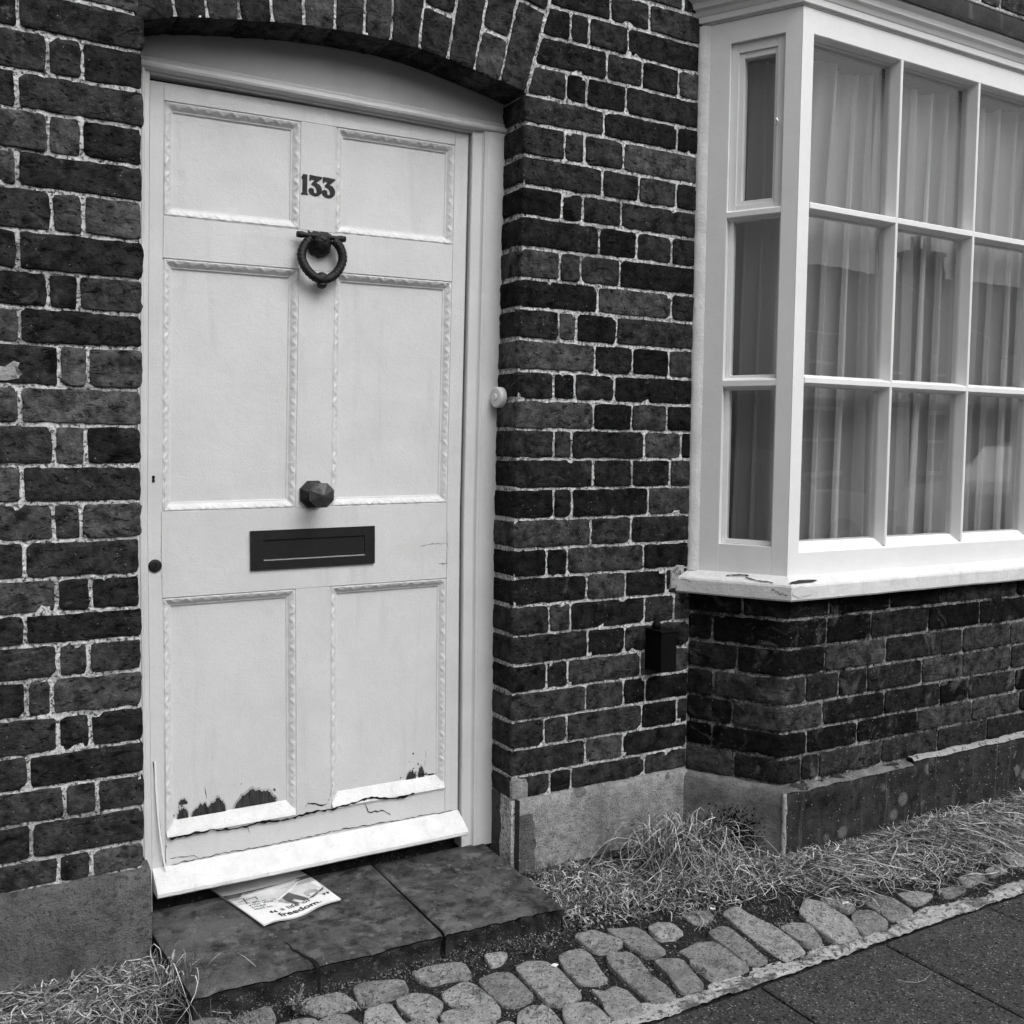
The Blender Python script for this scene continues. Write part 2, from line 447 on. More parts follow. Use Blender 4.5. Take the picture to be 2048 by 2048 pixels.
COB = [[(0.453, -0.309), (0.483, -0.308), (0.516, -0.321), (0.524, -0.348), (0.494, -0.349), (0.456, -0.33)], [(0.528, -0.335), (0.555, -0.324), (0.612, -0.32), (0.612, -0.365), (0.599, -0.385), (0.57, -0.388), (0.525, -0.361)], [(0.67, -0.337), (0.699, -0.334), (0.769, -0.339), (0.783, -0.398), (0.746, -0.4), (0.702, -0.394)], [(0.691, -0.418), (0.73, -0.413), (0.755, -0.426), (0.764, -0.469), (0.753, -0.48), (0.684, -0.446)], [(0.8, -0.341), (0.831, -0.336), (0.906, -0.361), (0.901, -0.401), (0.863, -0.408), (0.8, -0.407), (0.793, -0.395)], [(0.794, -0.429), (0.846, -0.43), (0.846, -0.475), (0.849, -0.512), (0.839, -0.524), (0.773, -0.491), (0.777, -0.465)], [(0.868, -0.424), (0.908, -0.418), (0.939, -0.438), (0.95, -0.478), (0.922, -0.51), (0.89, -0.51), (0.873, -0.501), (0.863, -0.447)], [(0.942, -0.344), (0.985, -0.336), (1.034, -0.341), (1.066, -0.352), (1.061, -0.398), (1.047, -0.415), (1.001, -0.401), (0.965, -0.401), (0.955, -0.378)], [(0.973, -0.442), (1.033, -0.426), (1.048, -0.443), (1.057, -0.505), (1.054, -0.547), (1.04, -0.569), (1.01, -0.563), (0.988, -0.547), (0.965, -0.468)], [(1.065, -0.437), (1.109, -0.431), (1.141, -0.443), (1.143, -0.509), (1.141, -0.543), (1.099, -0.557), (1.07, -0.547), (1.062, -0.486)], [(1.122, -0.355), (1.16, -0.359), (1.176, -0.372), (1.143, -0.4), (1.117, -0.397)], [(1.164, -0.439), (1.202, -0.429), (1.237, -0.446), (1.249, -0.482), (1.244, -0.559), (1.239, -0.587), (1.201, -0.599), (1.174, -0.59), (1.162, -0.575), (1.162, -0.495)], [(1.279, -0.443), (1.31, -0.433), (1.347, -0.435), (1.351, -0.473), (1.333, -0.533), (1.331, -0.561), (1.298, -0.563), (1.264, -0.55), (1.266, -0.49)], [(1.384, -0.495), (1.406, -0.49), (1.443, -0.502), (1.446, -0.531), (1.43, -0.591), (1.438, -0.647), (1.428, -0.678), (1.395, -0.682), (1.369, -0.671), (1.366, -0.597), (1.37, -0.527)], [(1.371, -0.368), (1.426, -0.373), (1.436, -0.395), (1.455, -0.452), (1.417, -0.465), (1.38, -0.462), (1.37, -0.432)], [(1.46, -0.384), (1.488, -0.398), (1.532, -0.408), (1.537, -0.444), (1.53, -0.5), (1.528, -0.526), (1.496, -0.53), (1.471, -0.523), (1.467, -0.469)], [(1.471, -0.563), (1.494, -0.565), (1.534, -0.585), (1.522, -0.637), (1.513, -0.684), (1.46, -0.685), (1.452, -0.677), (1.458, -0.648), (1.466, -0.619), (1.468, -0.586)], [(1.273, -0.587), (1.294, -0.606), (1.329, -0.597), (1.344, -0.627), (1.341, -0.674), (1.324, -0.7), (1.284, -0.7), (1.26, -0.7), (1.259, -0.658), (1.273, -0.631)], [(1.083, -0.587), (1.117, -0.578), (1.148, -0.594), (1.148, -0.623), (1.144, -0.661), (1.126, -0.673), (1.058, -0.638), (1.067, -0.611)], [(1.184, -0.612), (1.236, -0.625), (1.243, -0.659), (1.241, -0.695), (1.212, -0.695), (1.189, -0.697), (1.156, -0.667), (1.168, -0.633)], [(1.557, -0.426), (1.587, -0.418), (1.626, -0.432), (1.623, -0.481), (1.586, -0.49), (1.55, -0.478)], [(1.563, -0.543), (1.603, -0.537), (1.631, -0.534), (1.663, -0.548), (1.668, -0.584), (1.662, -0.628), (1.659, -0.667), (1.651, -0.675), (1.596, -0.679), (1.558, -0.679), (1.551, -0.666), (1.547, -0.626), (1.554, -0.599), (1.572, -0.573)], [(1.678, -0.519), (1.722, -0.516), (1.736, -0.531), (1.732, -0.595), (1.727, -0.64), (1.723, -0.669), (1.693, -0.666), (1.672, -0.648), (1.676, -0.594), (1.672, -0.549)], [(1.781, -0.461), (1.834, -0.451), (1.836, -0.5), (1.855, -0.562), (1.851, -0.638), (1.837, -0.679), (1.788, -0.686), (1.77, -0.687), (1.766, -0.649), (1.767, -0.58), (1.774, -0.505)], [(1.861, -0.582), (1.898, -0.577), (1.942, -0.599), (1.919, -0.655), (1.91, -0.667), (1.872, -0.669), (1.863, -0.644), (1.861, -0.61)], [(1.685, -0.402), (1.724, -0.409), (1.754, -0.424), (1.748, -0.451), (1.701, -0.469), (1.679, -0.446)], [(1.964, -0.549), (2.03, -0.506), (2.058, -0.545), (2.051, -0.633), (2.028, -0.676), (2.01, -0.69), (1.953, -0.685), (1.947, -0.667), (1.949, -0.598)], [(2.077, -0.512), (2.126, -0.518), (2.142, -0.543), (2.125, -0.587), (2.089, -0.594), (2.082, -0.557), (2.07, -0.534)], [(2.076, -0.621), (2.114, -0.606), (2.148, -0.623), (2.14, -0.676), (2.122, -0.691), (2.049, -0.694), (2.034, -0.694), (2.048, -0.655)], [(2.181, -0.562), (2.226, -0.557), (2.266, -0.586), (2.256, -0.659), (2.236, -0.675), (2.169, -0.675), (2.165, -0.656), (2.174, -0.611)], [(2.298, -0.584), (2.363, -0.597), (2.389, -0.628), (2.321, -0.648), (2.293, -0.647), (2.285, -0.626)], [(2.411, -0.62), (2.489, -0.626), (2.499, -0.654), (2.415, -0.658)], [(2.527, -0.602), (2.609, -0.598), (2.615, -0.631), (2.515, -0.648)], [(2.64, -0.608), (2.718, -0.596), (2.719, -0.632), (2.639, -0.637)], [(2.781, -0.553), (2.844, -0.562), (2.849, -0.596), (2.794, -0.632), (2.766, -0.614)]]
# ------------------------------------------------------------------ the house: wall, bricks, arch, plinths
house = empty('brick_house', (1.2, 0, 0), 'old dark brick house front with pale mortar joints and shallow brick arch over the door', 'house')
lean = lambda z: .02 * max(0., z - 1)
XL = lambda z: .415 + lean(z)                       # left jamb of the opening
XR = lambda z: 1.395 + lean(z)                      # right jamb
ARC = [(.38, 2.097), (.435, 2.122), (.511, 2.142), (.58, 2.154), (.655, 2.166), (.729, 2.177), (.81, 2.186), (.883, 2.192), (.956, 2.195), (1.03, 2.196), (1.105, 2.192), (1.189, 2.181), (1.263, 2.169), (1.339, 2.156), (1.411, 2.141), (1.46, 2.126)]
def arc(x):
    if x <= ARC[0][0]: return ARC[0][1]
    for (a, za), (b, zb) in zip(ARC, ARC[1:]):
        if x <= b: return lerp(za, zb, (x - a) / (b - a))
    return ARC[-1][1]
MY = -.0002
def mort(x, z): return MY + nz(x, z, 3.1, 40) * .0018 + nz(x, z, 8.1, 110) * .0014
core = MB()
def patch(x0, x1, z0, z1, nu, nv, zf=None):
    """x0/x1 functions of z, zf optional lower boundary of x"""
    def fn(u, v):
        if zf:
            x = lerp(x0(0), x1(0), u); z = lerp(zf(x), z1, v)
        else:
            z = lerp(z0, z1, v); x = lerp(x0(z), x1(z), u)
        return (x, mort(x, z), z)
    core.add(*grid(fn, nu, nv))
patch(lambda z: -.25, lambda z: XL(z) - .003, -.15, 2.6, 70, 260)
patch(lambda z: -3.0, lambda z: -.25, -.15, 2.6, 20, 20)
patch(lambda z: XR(z) + .004, lambda z: 2.04, -.15, 2.6, 70, 260)
patch(lambda z: .436, lambda z: 1.428, 0, 2.6, 110, 40, lambda x: arc(x) + .004)
patch(lambda z: -3.0, lambda z: 7.0, 2.6, 5.2, 300, 60)
patch(lambda z: 2.04, lambda z: 3.86, 2.5, 2.6, 40, 4)
patch(lambda z: 3.86, lambda z: 7.0, -.15, 2.6, 20, 20)
core.add(*grid(lambda u, v: (XR(lerp(-.1, 2.15, v)) + .005 + nz(u, v * 30, 2, 3) * .001, lerp(MY, .13, u), lerp(-.1, 2.15, v)), 6, 120))      # right reveal
core.add(*grid(lambda u, v: (XL(lerp(-.1, 2.15, v)) - .005, lerp(.13, MY, u), lerp(-.1, 2.15, v)), 6, 60))                                  # left reveal
wall = core.build('wall', 'mortar')
adopt(wall, house)
adopt(MB().add(*grid(lambda u, v: (lerp(.40, 1.45, u), lerp(.004, .16, v), arc(lerp(.40, 1.45, u)) + .004), 60, 4)).build('soffit', 'mortar_soffit'), house)
def brick(name, x0, x1, z0, z1, mat, g=.0034, h=.0042, x0t=None, x1t=None, parent=None, **k):
    x0t = x0 if x0t is None else x0t; x1t = x1 if x1t is None else x1t
    fn, L, H = quad_fn((x0 + g, z0 + h), (x1 - g, z0 + h), (x0t + g, z1 - h), (x1t - g, z1 - h), y=-.0062 if k.get('dent') else random.uniform(-.0055, -.003))
    return put_brick(name, fn, L, H, mat, parent or wall, **k)
STUFF = MB()                                       # courses outside the picture, one mesh
def stuff_brick(x0, x1, z0, z1):
    if x1 - x0 < .03: return
    g, h, b = .0045, .0055, .003; y = random.uniform(-.006, -.004)
    a = (x0 + g, x1 - g, z0 + h, z1 - h)
    STUFF.add([(a[0], .012, a[2]), (a[1], .012, a[2]), (a[1], .012, a[3]), (a[0], .012, a[3]), (a[0] + b, y, a[2] + b), (a[1] - b, y, a[2] + b), (a[1] - b, y, a[3] - b), (a[0] + b, y, a[3] - b)],
              [(4, 5, 6, 7), (0, 1, 5, 4), (1, 2, 6, 5), (2, 3, 7, 6), (3, 0, 4, 7)])
def run_left(x, z0, z1, first, end=-3.0):
    kind = first
    while x > end:
        L = .225 if kind else .1125
        stuff_brick(x - L, x, z0, z1); x -= L; kind = not kind
def run_right(x, z0, z1, first, end):
    kind = first
    while x < end:
        L = min(.225 if kind else .1125, end - x)
        stuff_brick(x, x + L, z0, z1); x += L; kind = not kind
# left of the door
LZ = [2.214, 2.133, 2.053, 1.968, 1.889, 1.805, 1.728, 1.641, 1.556, 1.479, 1.403, 1.313, 1.231, 1.144, 1.062, .98, .897, .821, .752, .677, .594, .512, .436, .36, .278, .213]
DENTS = {9: (.10, .036, .013, .0042), 10: (.028, .036, .012, .0042), 14: (.05, .038, .011, .004), 4: (.03, .04, .009, .004)}
for k, js in enumerate(LEFT):
    z1, z0 = LZ[k], LZ[k + 1]
    edge = XL((z0 + z1) / 2) if k else .428
    xs = [js[0] - (.225 if len(js) == 2 else .1125)] + js + [edge + random.uniform(-.004, .003)]
    if k == 0: xs = [.085, .31, .428]
    for i, (a, b) in enumerate(zip(xs, xs[1:])):
        last = i == len(xs) - 2
        dn = DENTS.get(k) if (k == 9 and last) or (k == 10 and i == 1) or (k == 14 and last) or (k == 4 and i == 0) else None
        brick('brick', a, b + (.006 if last else 0), z0, z1, 'brick_left', dr=.115 if last else .022, rr_=.006, dent=dn, step=.007 if dn else .018, jit=.0034, amp=.0016)
    run_left(xs[0], z0, z1, len(js) == 1)
# pier right of the door; row heights
zrow = [PZ[0] + .0815 * i for i in (4, 3, 2, 1)] + PZ
skew = lambda z: 1.424 + (z - 2.144) * .27
for k, js in enumerate(PIER):
    z1, z0 = zrow[k], zrow[k + 1]
    if k < 4:
        start, startt = skew(z0), skew(z1)
    else:
        start = startt = XR((z0 + z1) / 2) - .006
    js = [j for j in js if j < 1.99]
    xs = [start] + js + [2.026]
    for i, (a, b) in enumerate(zip(xs, xs[1:])):
        first = i == 0
        if k == 27 and first:
            a = XR(z0) - .006
        brick('brick', a, b, z0, z1, 'brick_pier', x0t=startt if first else None, dl=.118 if first and k >= 4 else .022, rl=.010 if first and k > 3 else .0024, jit=.0034, amp=.0015 if k < 18 else .0012, h=.0048 if k < 14 else .0040, g=.0038 if k < 18 else .0034)
# arch ring
JX = [.42, .509, .58, .653, .729, .806, .883, .956, 1.027, 1.105, 1.186, 1.262, 1.339, 1.418]
sl_ = lambda x: .5 * (x - .87)
for i, (a, b) in enumerate(zip(JX, JX[1:])):
    cuts = [0, .112, .335] if i % 2 else [0, .225, .335]
    for c0, c1 in zip(cuts, cuts[1:]):
        g0 = .0034
        za, zb = arc(a), arc(b)
        P = lambda x, z, c: (x + sl_(x) * c, z + c)
        bl, br = P(a + g0, za, c0 + (.0 if c0 == 0 else .006)), P(b - g0, zb, c0 + (.0 if c0 == 0 else .006))
        tl, tr_ = P(a + g0, za, c1 - .006), P(b - g0, zb, c1 - .006)
        fn, L, H = quad_fn(bl, br, tl, tr_, y=random.uniform(-.006, -.003))
        put_brick('voussoir', fn, L, H, 'brick_arch', wall, db=.112 if c0 == 0 else .022, jit=.0036, amp=.0014)
# courses above the arch and above the bay, out of or at the edge of the picture
zz = zrow[0]
k = 0
while zz < 5.1:
    x = -3.0 + (.16 if k % 2 else 0)
    kind = k % 2 == 0
    while x < 7:
        L = .225 if kind else .1125
        inarch = zz < 2.53
        x0, x1 = x, x + L
        if inarch:
            if not (x1 < .33 or x0 > 1.53):
                x += L; kind = not kind; continue
            if 2.0 < x1 and x0 < 3.9:
                if x0 < 2.0: stuff_brick(x0, 2.026, zz, zz + .0815)
                x += L; kind = not kind; continue
        if 2.75 < x0 < 3.36 and 2.74 < zz < 2.96:
            brick('brick', x0, x1, zz, zz + .0815, 'brick_pier', step=.03)
        elif not (2.0 < x1 and x0 < 3.9 and zz < 2.6):
            stuff_brick(x0, x1, zz, zz + .0815)
        x += L; kind = not kind
    zz += .0815; k += 1
zz = .2
k = 0
while zz < 2.45:
    run_right(3.9, zz, zz + .0815, k % 2 == 0, 7.0)
    zz += .0815; k += 1
for k in range(4):                                   # left rows above the survey
    pass
so = STUFF.build('brick_courses', 'brick_left', wall)
tag(so, kind='stuff')
# mortar pats on the quoin and beside the sill
def pat(pts, y, mat, name, parent, thick=.006):
    m = MB(); n = len(pts)
    cx = sum(p[0] for p in pts) / n; cz = sum(p[1] for p in pts) / n
    v = [(p[0], y + thick, p[1]) for p in pts] + [(lerp(p[0], cx, .12), y, lerp(p[1], cz, .12)) for p in pts] + [(cx, y - .001, cz)]
    f = [(i, (i + 1) % n, n + (i + 1) % n, n + i) for i in range(n)] + [(n + i, n + (i + 1) % n, 2 * n) for i in range(n)]
    return adopt(obj(name, v, f, mat), parent)
pat([(1.395, .204), (1.452, .2), (1.452, .245), (1.445, .262), (1.412, .268), (1.393, .258)], -.006, 'render_pier', 'mortar_patch', house)
pat([(.10, 1.322), (.150, 1.320), (.178, 1.326), (.186, 1.338), (.176, 1.350), (.181, 1.362), (.168, 1.366), (.150, 1.352), (.10, 1.356)], -.007, 'render_edge', 'mortar_patch', house)
pat([(1.945, .765), (1.985, .768), (1.998, .80), (1.998, .838), (1.968, .842), (1.945, .82)], -.007, 'render_edge', 'mortar_patch', house)

# ------------------------------------------------------------------ bay base of brick
ANG = R(62)
DV = Vector((math.cos(ANG), -math.sin(ANG), 0)); DN = Vector((-math.sin(ANG), -math.cos(ANG), 0))
PA = Vector((2.02, 0, 0)); LS = .304
PB = PA + DV * LS                                   # left front corner of the bay
XRC = 3.735                                          # right front corner
YB = PB.y
def bay_path(s_, out=0.):
    """distance along the bay outline from the wall; returns point, normal"""
    if s_ < LS:
        n = DN; p = PA + DV * s_
    elif s_ < LS + (XRC - PB.x):
        n = Vector((0, -1, 0)); p = Vector((PB.x + s_ - LS, YB, 0))
    else:
        n = Vector((math.sin(ANG), -math.cos(ANG), 0)); q = s_ - LS - (XRC - PB.x); p = Vector((XRC, YB, 0)) + Vector((math.cos(ANG), math.sin(ANG), 0)) * q
    for c, n0, n1 in ((LS, DN, Vector((0, -1, 0))),):
        if abs(s_ - c) < .012:
            t = (s_ - c + .012) / .024; n = (n0 * (1 - t) + n1 * t).normalized()
            p = p - n * (.0035 * (1 - abs(t - .5) * 2))
    return p + n * out, n
ST = LS * 2 + (XRC - PB.x)
base = MB()
base.add(*grid(lambda u, v: tuple(bay_path(u * ST)[0] - bay_path(u * ST)[1] * (.0052 + nz(u * 40, v * 12, 1, 3) * .0016) + Vector((0, 0, lerp(-.1, .79, v)))), 260, 70))
bay_base = base.build('bay_base', 'mortar_dirty')
adopt(bay_base, house)
BZ = [.775, .694, .608, .523, .438, .357, .281, .2]
for k in range(7):
    z1, z0 = BZ[k], BZ[k + 1]
    js = [0.0] + BS[k]
    fr = [LS + x - PB.x for x in BF[k]]
    js += [j for j in fr if j > LS + .06]
    corner_ok = True
    x = js[-1]; kind = k % 2
    while x < LS + 1.2:
        x += .26 if kind else .255; js.append(x); kind = not kind
    for i, (a, b) in enumerate(zip(js, js[1:])):
        sag = .008 * max(0, 1 - abs((a + b) / 2 - LS) / .5) * (1 if k < 6 else 0)
        def fn(aa, bb, a=a, z0=z0, sag=sag):
            p, n = bay_path(a + .004 + aa)
            p = p + Vector((0, 0, z0 + .005 + bb)); return p, n, -n
        put_brick('brick', fn, b - a - .008, z1 - z0 - .010, 'brick_bay', bay_base, jit=.0034, amp=.0015, step=.012 if a < LS < b else .018)
# ------------------------------------------------------------------ plinths
def plinth(name, path, z0, z1, mat, bev=.012, nu=60, parent=house, lipz=0., seed=0):
    """path(u)->(point, normal) on the face line"""
    prof = [(-.05, z1 + .004), (-bev * 1.6, z1), (-bev * .5, z1 - bev * .3), (0, z1 - bev)] + [(0, lerp(z1 - bev, z0, i / 9)) for i in range(1, 10)]
    m = MB()
    def pf(t, p):
        pt, n = path(t)
        k = nz(pt.x * 1.0 + seed, p[1], pt.y, 11) * .0022 + nz(pt.x, p[1] + seed, pt.y, 45) * .001
        dz = nz(pt.x * 9 + seed, 3, pt.y * 9, 2) * .005 if p[1] > z1 - .02 else 0
        q = pt + n * (p[0] + k); return (q.x, q.y, p[1] + dz)
    m.prism(prof, pf, [i / nu for i in range(nu + 1)])
    return m
PT = .022
m = plinth('plinth', lambda t: (Vector((lerp(-3., .428, t ** .4), -PT, 0)), Vector((0, -1, 0))), -.12, .214, 'render_left', nu=120)
m.add(*grid(lambda u, v: (.428 + nz(v * 6, u, 3, 2) * .003, lerp(-PT, .13, u), lerp(-.12, .21, v)), 4, 12))
adopt(m.build('plinth', 'render_left', smooth=True), house)
m = plinth('plinth', lambda t: (Vector((lerp(1.413, 2.02, t), -PT, 0)), Vector((0, -1, 0))), -.12, .204, 'render_pier')
adopt(m.build('plinth', 'render_pier', smooth=True), house)
# dark end of that plinth in the door reveal
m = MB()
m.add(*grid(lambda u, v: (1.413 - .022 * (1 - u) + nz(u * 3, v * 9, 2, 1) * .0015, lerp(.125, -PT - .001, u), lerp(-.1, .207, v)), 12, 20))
adopt(MB().add(*grid(lambda u, v: (lerp(1.4115, 1.466 + nz(v * 5, 0, 1, 1) * .016 - .03 * max(0, abs(v - .4) - .25), u), -PT - .0024 + nz(u, v * 6, 4, 2) * .0012, lerp(-.08, .165, v)), 8, 20)).build('plinth_patch', 'render_left', smooth=True), house)
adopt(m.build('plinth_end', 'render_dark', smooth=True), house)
OFF = .026
def bside(t):
    s_ = lerp(-.012, LS + .012, t); p = PA + DV * s_; return p + DN * OFF, DN
m = plinth('plinth', bside, -.12, .197, 'render_bayside', nu=30, seed=3)
adopt(m.build('plinth', 'render_bayside', smooth=True), house)
pc = PB.x - OFF * .6
m = plinth('plinth', lambda t: (Vector((lerp(pc + .006, 2.72, t), YB - OFF, 0)), Vector((0, -1, 0))), -.12, .192, 'render_bayfront', seed=5)
adopt(m.build('plinth', 'render_bayfront', smooth=True), house)
m = plinth('plinth', lambda t: (Vector((lerp(2.722, XRC + .02, t), YB - OFF + .004, 0)), Vector((0, -1, 0))), -.12, .206, 'render_bayfront', seed=9)
adopt(m.build('plinth', 'render_bayfront', smooth=True), house)
# pale cement edge at the bay corner of the plinth
m = MB()
m.tube([(pc + .004 + nz(i, 0, 0, .7) * .002, YB - OFF - .0012, lerp(-.08, .188, i / 20)) for i in range(21)], [.0065 + abs(nz(i, 5, 0, .5)) * .006 for i in range(21)], 7)
adopt(m.build('plinth_arris', 'render_edge', smooth=True), house)
m = MB()
m.add(*grid(lambda u, v: (lerp(pc, 2.72, u), YB - OFF + lerp(-.0015, .03, v), .189 + .006 * nz(u * 9, v * .5, 0, 1) + .0022 * nz(u * 60, v * .5, 0, 1) + (.004 if v > 0 else -.003)), 120, 3))
adopt(m.build('plinth_capping', 'render_bayside', smooth=True), house)
m = MB()
m.add(*grid(lambda u, v: (lerp(2.722, XRC, u), YB - OFF + .002 + lerp(-.002, .03, v), .204 + .005 * nz(u * 10, v * .5, 0, 1) + .002 * nz(u * 60, v * .5, 0, 1) + (.004 if v > 0 else -.005)), 120, 3))
adopt(m.build('plinth_capping', 'render_edge', smooth=True), house)
# black algae bloom low on the side plinth: scattered scabs
m = MB()
rg = random.Random(3)
for i in range(2600):
    s_ = rg.gauss(.168, .036); z = -.03 + abs(rg.gauss(0, .06))
    if z > .03: s_ += (z - .03) * .25
    if not (.03 < s_ < .27 and -.05 < z < .13): continue
    p = PA + DV * s_ + DN * (OFF + .0035) + Vector((0, 0, z))
    n = 6; r_ = rg.uniform(.0006, .0036)
    ring = [p + DV * math.cos(t * 1.047) * r_ * rg.uniform(.5, 1.3) + Vector((0, 0, 1)) * math.sin(t * 1.047) * r_ * rg.uniform(.5, 1.3) - DN * .002 for t in range(n)]
    m.add(ring + [p], [(t, (t + 1) % n, n) for t in range(n)])
tag(adopt(m.build('algae', 'algae'), house), kind='stuff')

# small black box screwed to the wall beside the bay
bx = empty('wall_box', (1.88, -.04, .6), 'small black box fixed low on the pier brickwork beside the bay', 'wall box')
adopt(MB().box(1.856, 1.914, -.080, -.0005, .533, .648).build('body', 'black_plastic', bevel=.004), bx)
adopt(MB().box(1.854, 1.916, -.082, -.003, .6485, .657).build('lid', 'black_plastic', bevel=.003), bx)
adopt(MB().lathe((1.872, -.035, .657), (0, 0, 1), [(0, .013), (.012, .013), (.02, .010), (.024, .004)], 14).build('cap', 'black_plastic', smooth=True), bx)
# ------------------------------------------------------------------ door frame (part of the house)
wx = lambda z: .018 * max(0., z - 1)
def fr_w(x, y, z): return (x + wx(z), y, z)
frame = MB()
def jamb(prof):
    m = MB(); m.prism(prof, lambda t, p: fr_w(p[0], p[1], t), [.046 + (2.066 - .046) * i / 24 for i in range(25)], closed=True); return m
jr = [(1.302, .16), (1.302, .1165), (1.304, .1145), (1.330, .1135), (1.3335, .1105), (1.336, .1055), (1.340, .1040), (1.343, .1065), (1.346, .1050), (1.399, .1035), (1.401, .106), (1.401, .16)]
jl = [(.455, .16), (.455, .1165), (.453, .1145), (.444, .1135), (.441, .1055), (.437, .104), (.434, .1065), (.431, .105), (.405, .1035), (.405, .16)]
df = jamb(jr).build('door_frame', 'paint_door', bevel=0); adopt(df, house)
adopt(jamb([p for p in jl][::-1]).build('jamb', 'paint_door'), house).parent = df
bpy.data.objects['jamb'].matrix_parent_inverse = Matrix.Identity(4)
# head: rail with rounded nosing, running left to right
hp = [(.150, 2.050), (.1165, 2.052), (.1155, 2.056), (.104, 2.058), (.0985, 2.0615), (.0965, 2.067), (.0985, 2.073), (.1035, 2.077), (.1055, 2.0785), (.1045, 2.083), (.107, 2.0865), (.115, 2.089), (.150, 2.090)]
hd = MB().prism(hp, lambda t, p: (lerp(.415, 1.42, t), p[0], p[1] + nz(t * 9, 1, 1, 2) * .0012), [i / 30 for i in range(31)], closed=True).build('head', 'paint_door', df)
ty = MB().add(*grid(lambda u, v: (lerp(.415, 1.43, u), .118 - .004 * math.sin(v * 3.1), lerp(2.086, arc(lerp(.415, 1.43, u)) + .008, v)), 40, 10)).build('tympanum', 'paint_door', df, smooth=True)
th = MB().box(.42, 1.405, .176, .2, .0, .062).build('threshold', 'stone_step_edge', df)

# ------------------------------------------------------------------ the door leaf
def dw(u, y, v): return (u + wx(v), y, v + (u - .9) * (.009 + .010 * (v - 1)))
door = empty('front_door', (.88, .14, .06), 'white six-panel wooden front door with number 133, peeling paint along its bottom', 'door')
def dpart(m, name, mat, smooth=False, bevel=0., parent=None):
    m.warp(dw); o = m.build(name, mat, smooth=smooth, bevel=bevel)
    if parent is None: return adopt(o, door)
    o.parent = parent; return o
def plank(u0, u1, v0, v1, y0=.130, y1=.165):
    m = MB(); nv = max(2, int((v1 - v0) / .12)); nu = max(1, int((u1 - u0) / .12))
    v, f = grid(lambda a, b: (lerp(u0, u1, a), y0 + nz(a * 3 + u0 * 7, b * 4 + v0 * 3, 1, 1.3) * .0006, lerp(v0, v1, b)), nu * 3, nv * 2)
    m.add(v, f)
    for (a, b, c, d) in ((u0, v0, u0, v1), (u1, v1, u1, v0), (u0, v1, u1, v1), (u1, v0, u0, v0)):
        m.add([(a, y0, b), (c, y0, d), (c, y1, d), (a, y1, b)], [(0, 1, 2, 3)])
    return m
G = .0008
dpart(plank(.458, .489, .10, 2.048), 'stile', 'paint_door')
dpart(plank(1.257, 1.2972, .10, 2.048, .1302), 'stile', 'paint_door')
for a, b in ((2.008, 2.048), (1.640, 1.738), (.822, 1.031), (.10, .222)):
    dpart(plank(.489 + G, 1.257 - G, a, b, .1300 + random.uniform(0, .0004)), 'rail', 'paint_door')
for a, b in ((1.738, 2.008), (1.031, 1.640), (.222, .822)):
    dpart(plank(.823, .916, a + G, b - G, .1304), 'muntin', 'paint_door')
# flat panels, each inside its carved moulding
def moulding(u0, u1, v0, v1, w_=.026, top=None):
    """carved strip round a panel: mitred; cross profile from the face down to the panel with a leaf scroll along it"""
    m = MB(); NPR = 14; pitch = .036
    def strip(p, q, d_in):
        L = math.hypot(q[0] - p[0], q[1] - p[1]); n = max(8, int(L / pitch * 9))
        dx, dz = (q[0] - p[0]) / L, (q[1] - p[1]) / L
        def fn(a, b):
            along = lerp(w_ * b, L - w_ * b, a)
            x = p[0] + dx * along + d_in[0] * w_ * b; z = p[1] + dz * along + d_in[1] * w_ * b
            body = math.sin(min(1, b / .72) * math.pi)
            ph = along / pitch + .55 * b
            leaf = abs((ph % 1) - .5) * 2
            y = .1300 + .0150 * b ** 1.15
            if .02 < b < .10: y += .0035
            if .10 < b < .76:
                tri = abs((along / pitch + .2 * nz(along * 6, p[0], p[1], 1)) % 1 - .5) * 2
                rdg = math.exp(-((tri - (b - .10) / .66) / .22) ** 2)
                y -= (.0016 + .0030 * rdg * (.8 + .7 * nz(along * 11, p[0] * 5 + p[1] * 3, 1, 2)) + .0012 * nz(along, b * .03, p[1], 150)) * body
            if .80 < b < .90: y -= .0020
            if b >= .90: y += .0020
            return (x, y, z)
        v, f = grid(fn, n, NPR); m.add(v, f)
    strip((u0, v1), (u1, v1), (0, -1)); strip((u1, v0), (u0, v0), (0, 1)); strip((u0, v0), (u0, v1), (1, 0)); strip((u1, v1), (u1, v0), (-1, 0))
    return m
PAN = [(.489, .823, 1.738, 2.008), (.916, 1.257, 1.738, 2.008), (.489, .823, 1.031, 1.640), (.916, 1.257, 1.031, 1.640), (.489, .823, .222, .822), (.916, 1.257, .222, .822)]
panels = []
for i, (a, b, c, d) in enumerate(PAN):
    lowm = i >= 4
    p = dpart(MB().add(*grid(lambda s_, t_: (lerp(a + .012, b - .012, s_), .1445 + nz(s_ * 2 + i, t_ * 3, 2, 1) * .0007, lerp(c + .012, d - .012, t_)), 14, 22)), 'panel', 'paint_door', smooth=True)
    panels.append(p)
    m = moulding(a, b, c, d)
    if lowm:                                           # the bottom mould has gone, a plain splayed fillet replaces it
        m2 = MB(); k0 = 0
        m2.prism([(.1445, c + .040), (.126, c + .010), (.1235, c + .004), (.129, c - .003)], lambda t, q: (lerp(a + .004, b - .004, t), q[0], q[1]), [j / 20 for j in range(21)])
        dpart(m2, 'fillet', 'paint_weathered', parent=None)
    dpart(m, 'moulding', 'paint_carved', smooth=True)
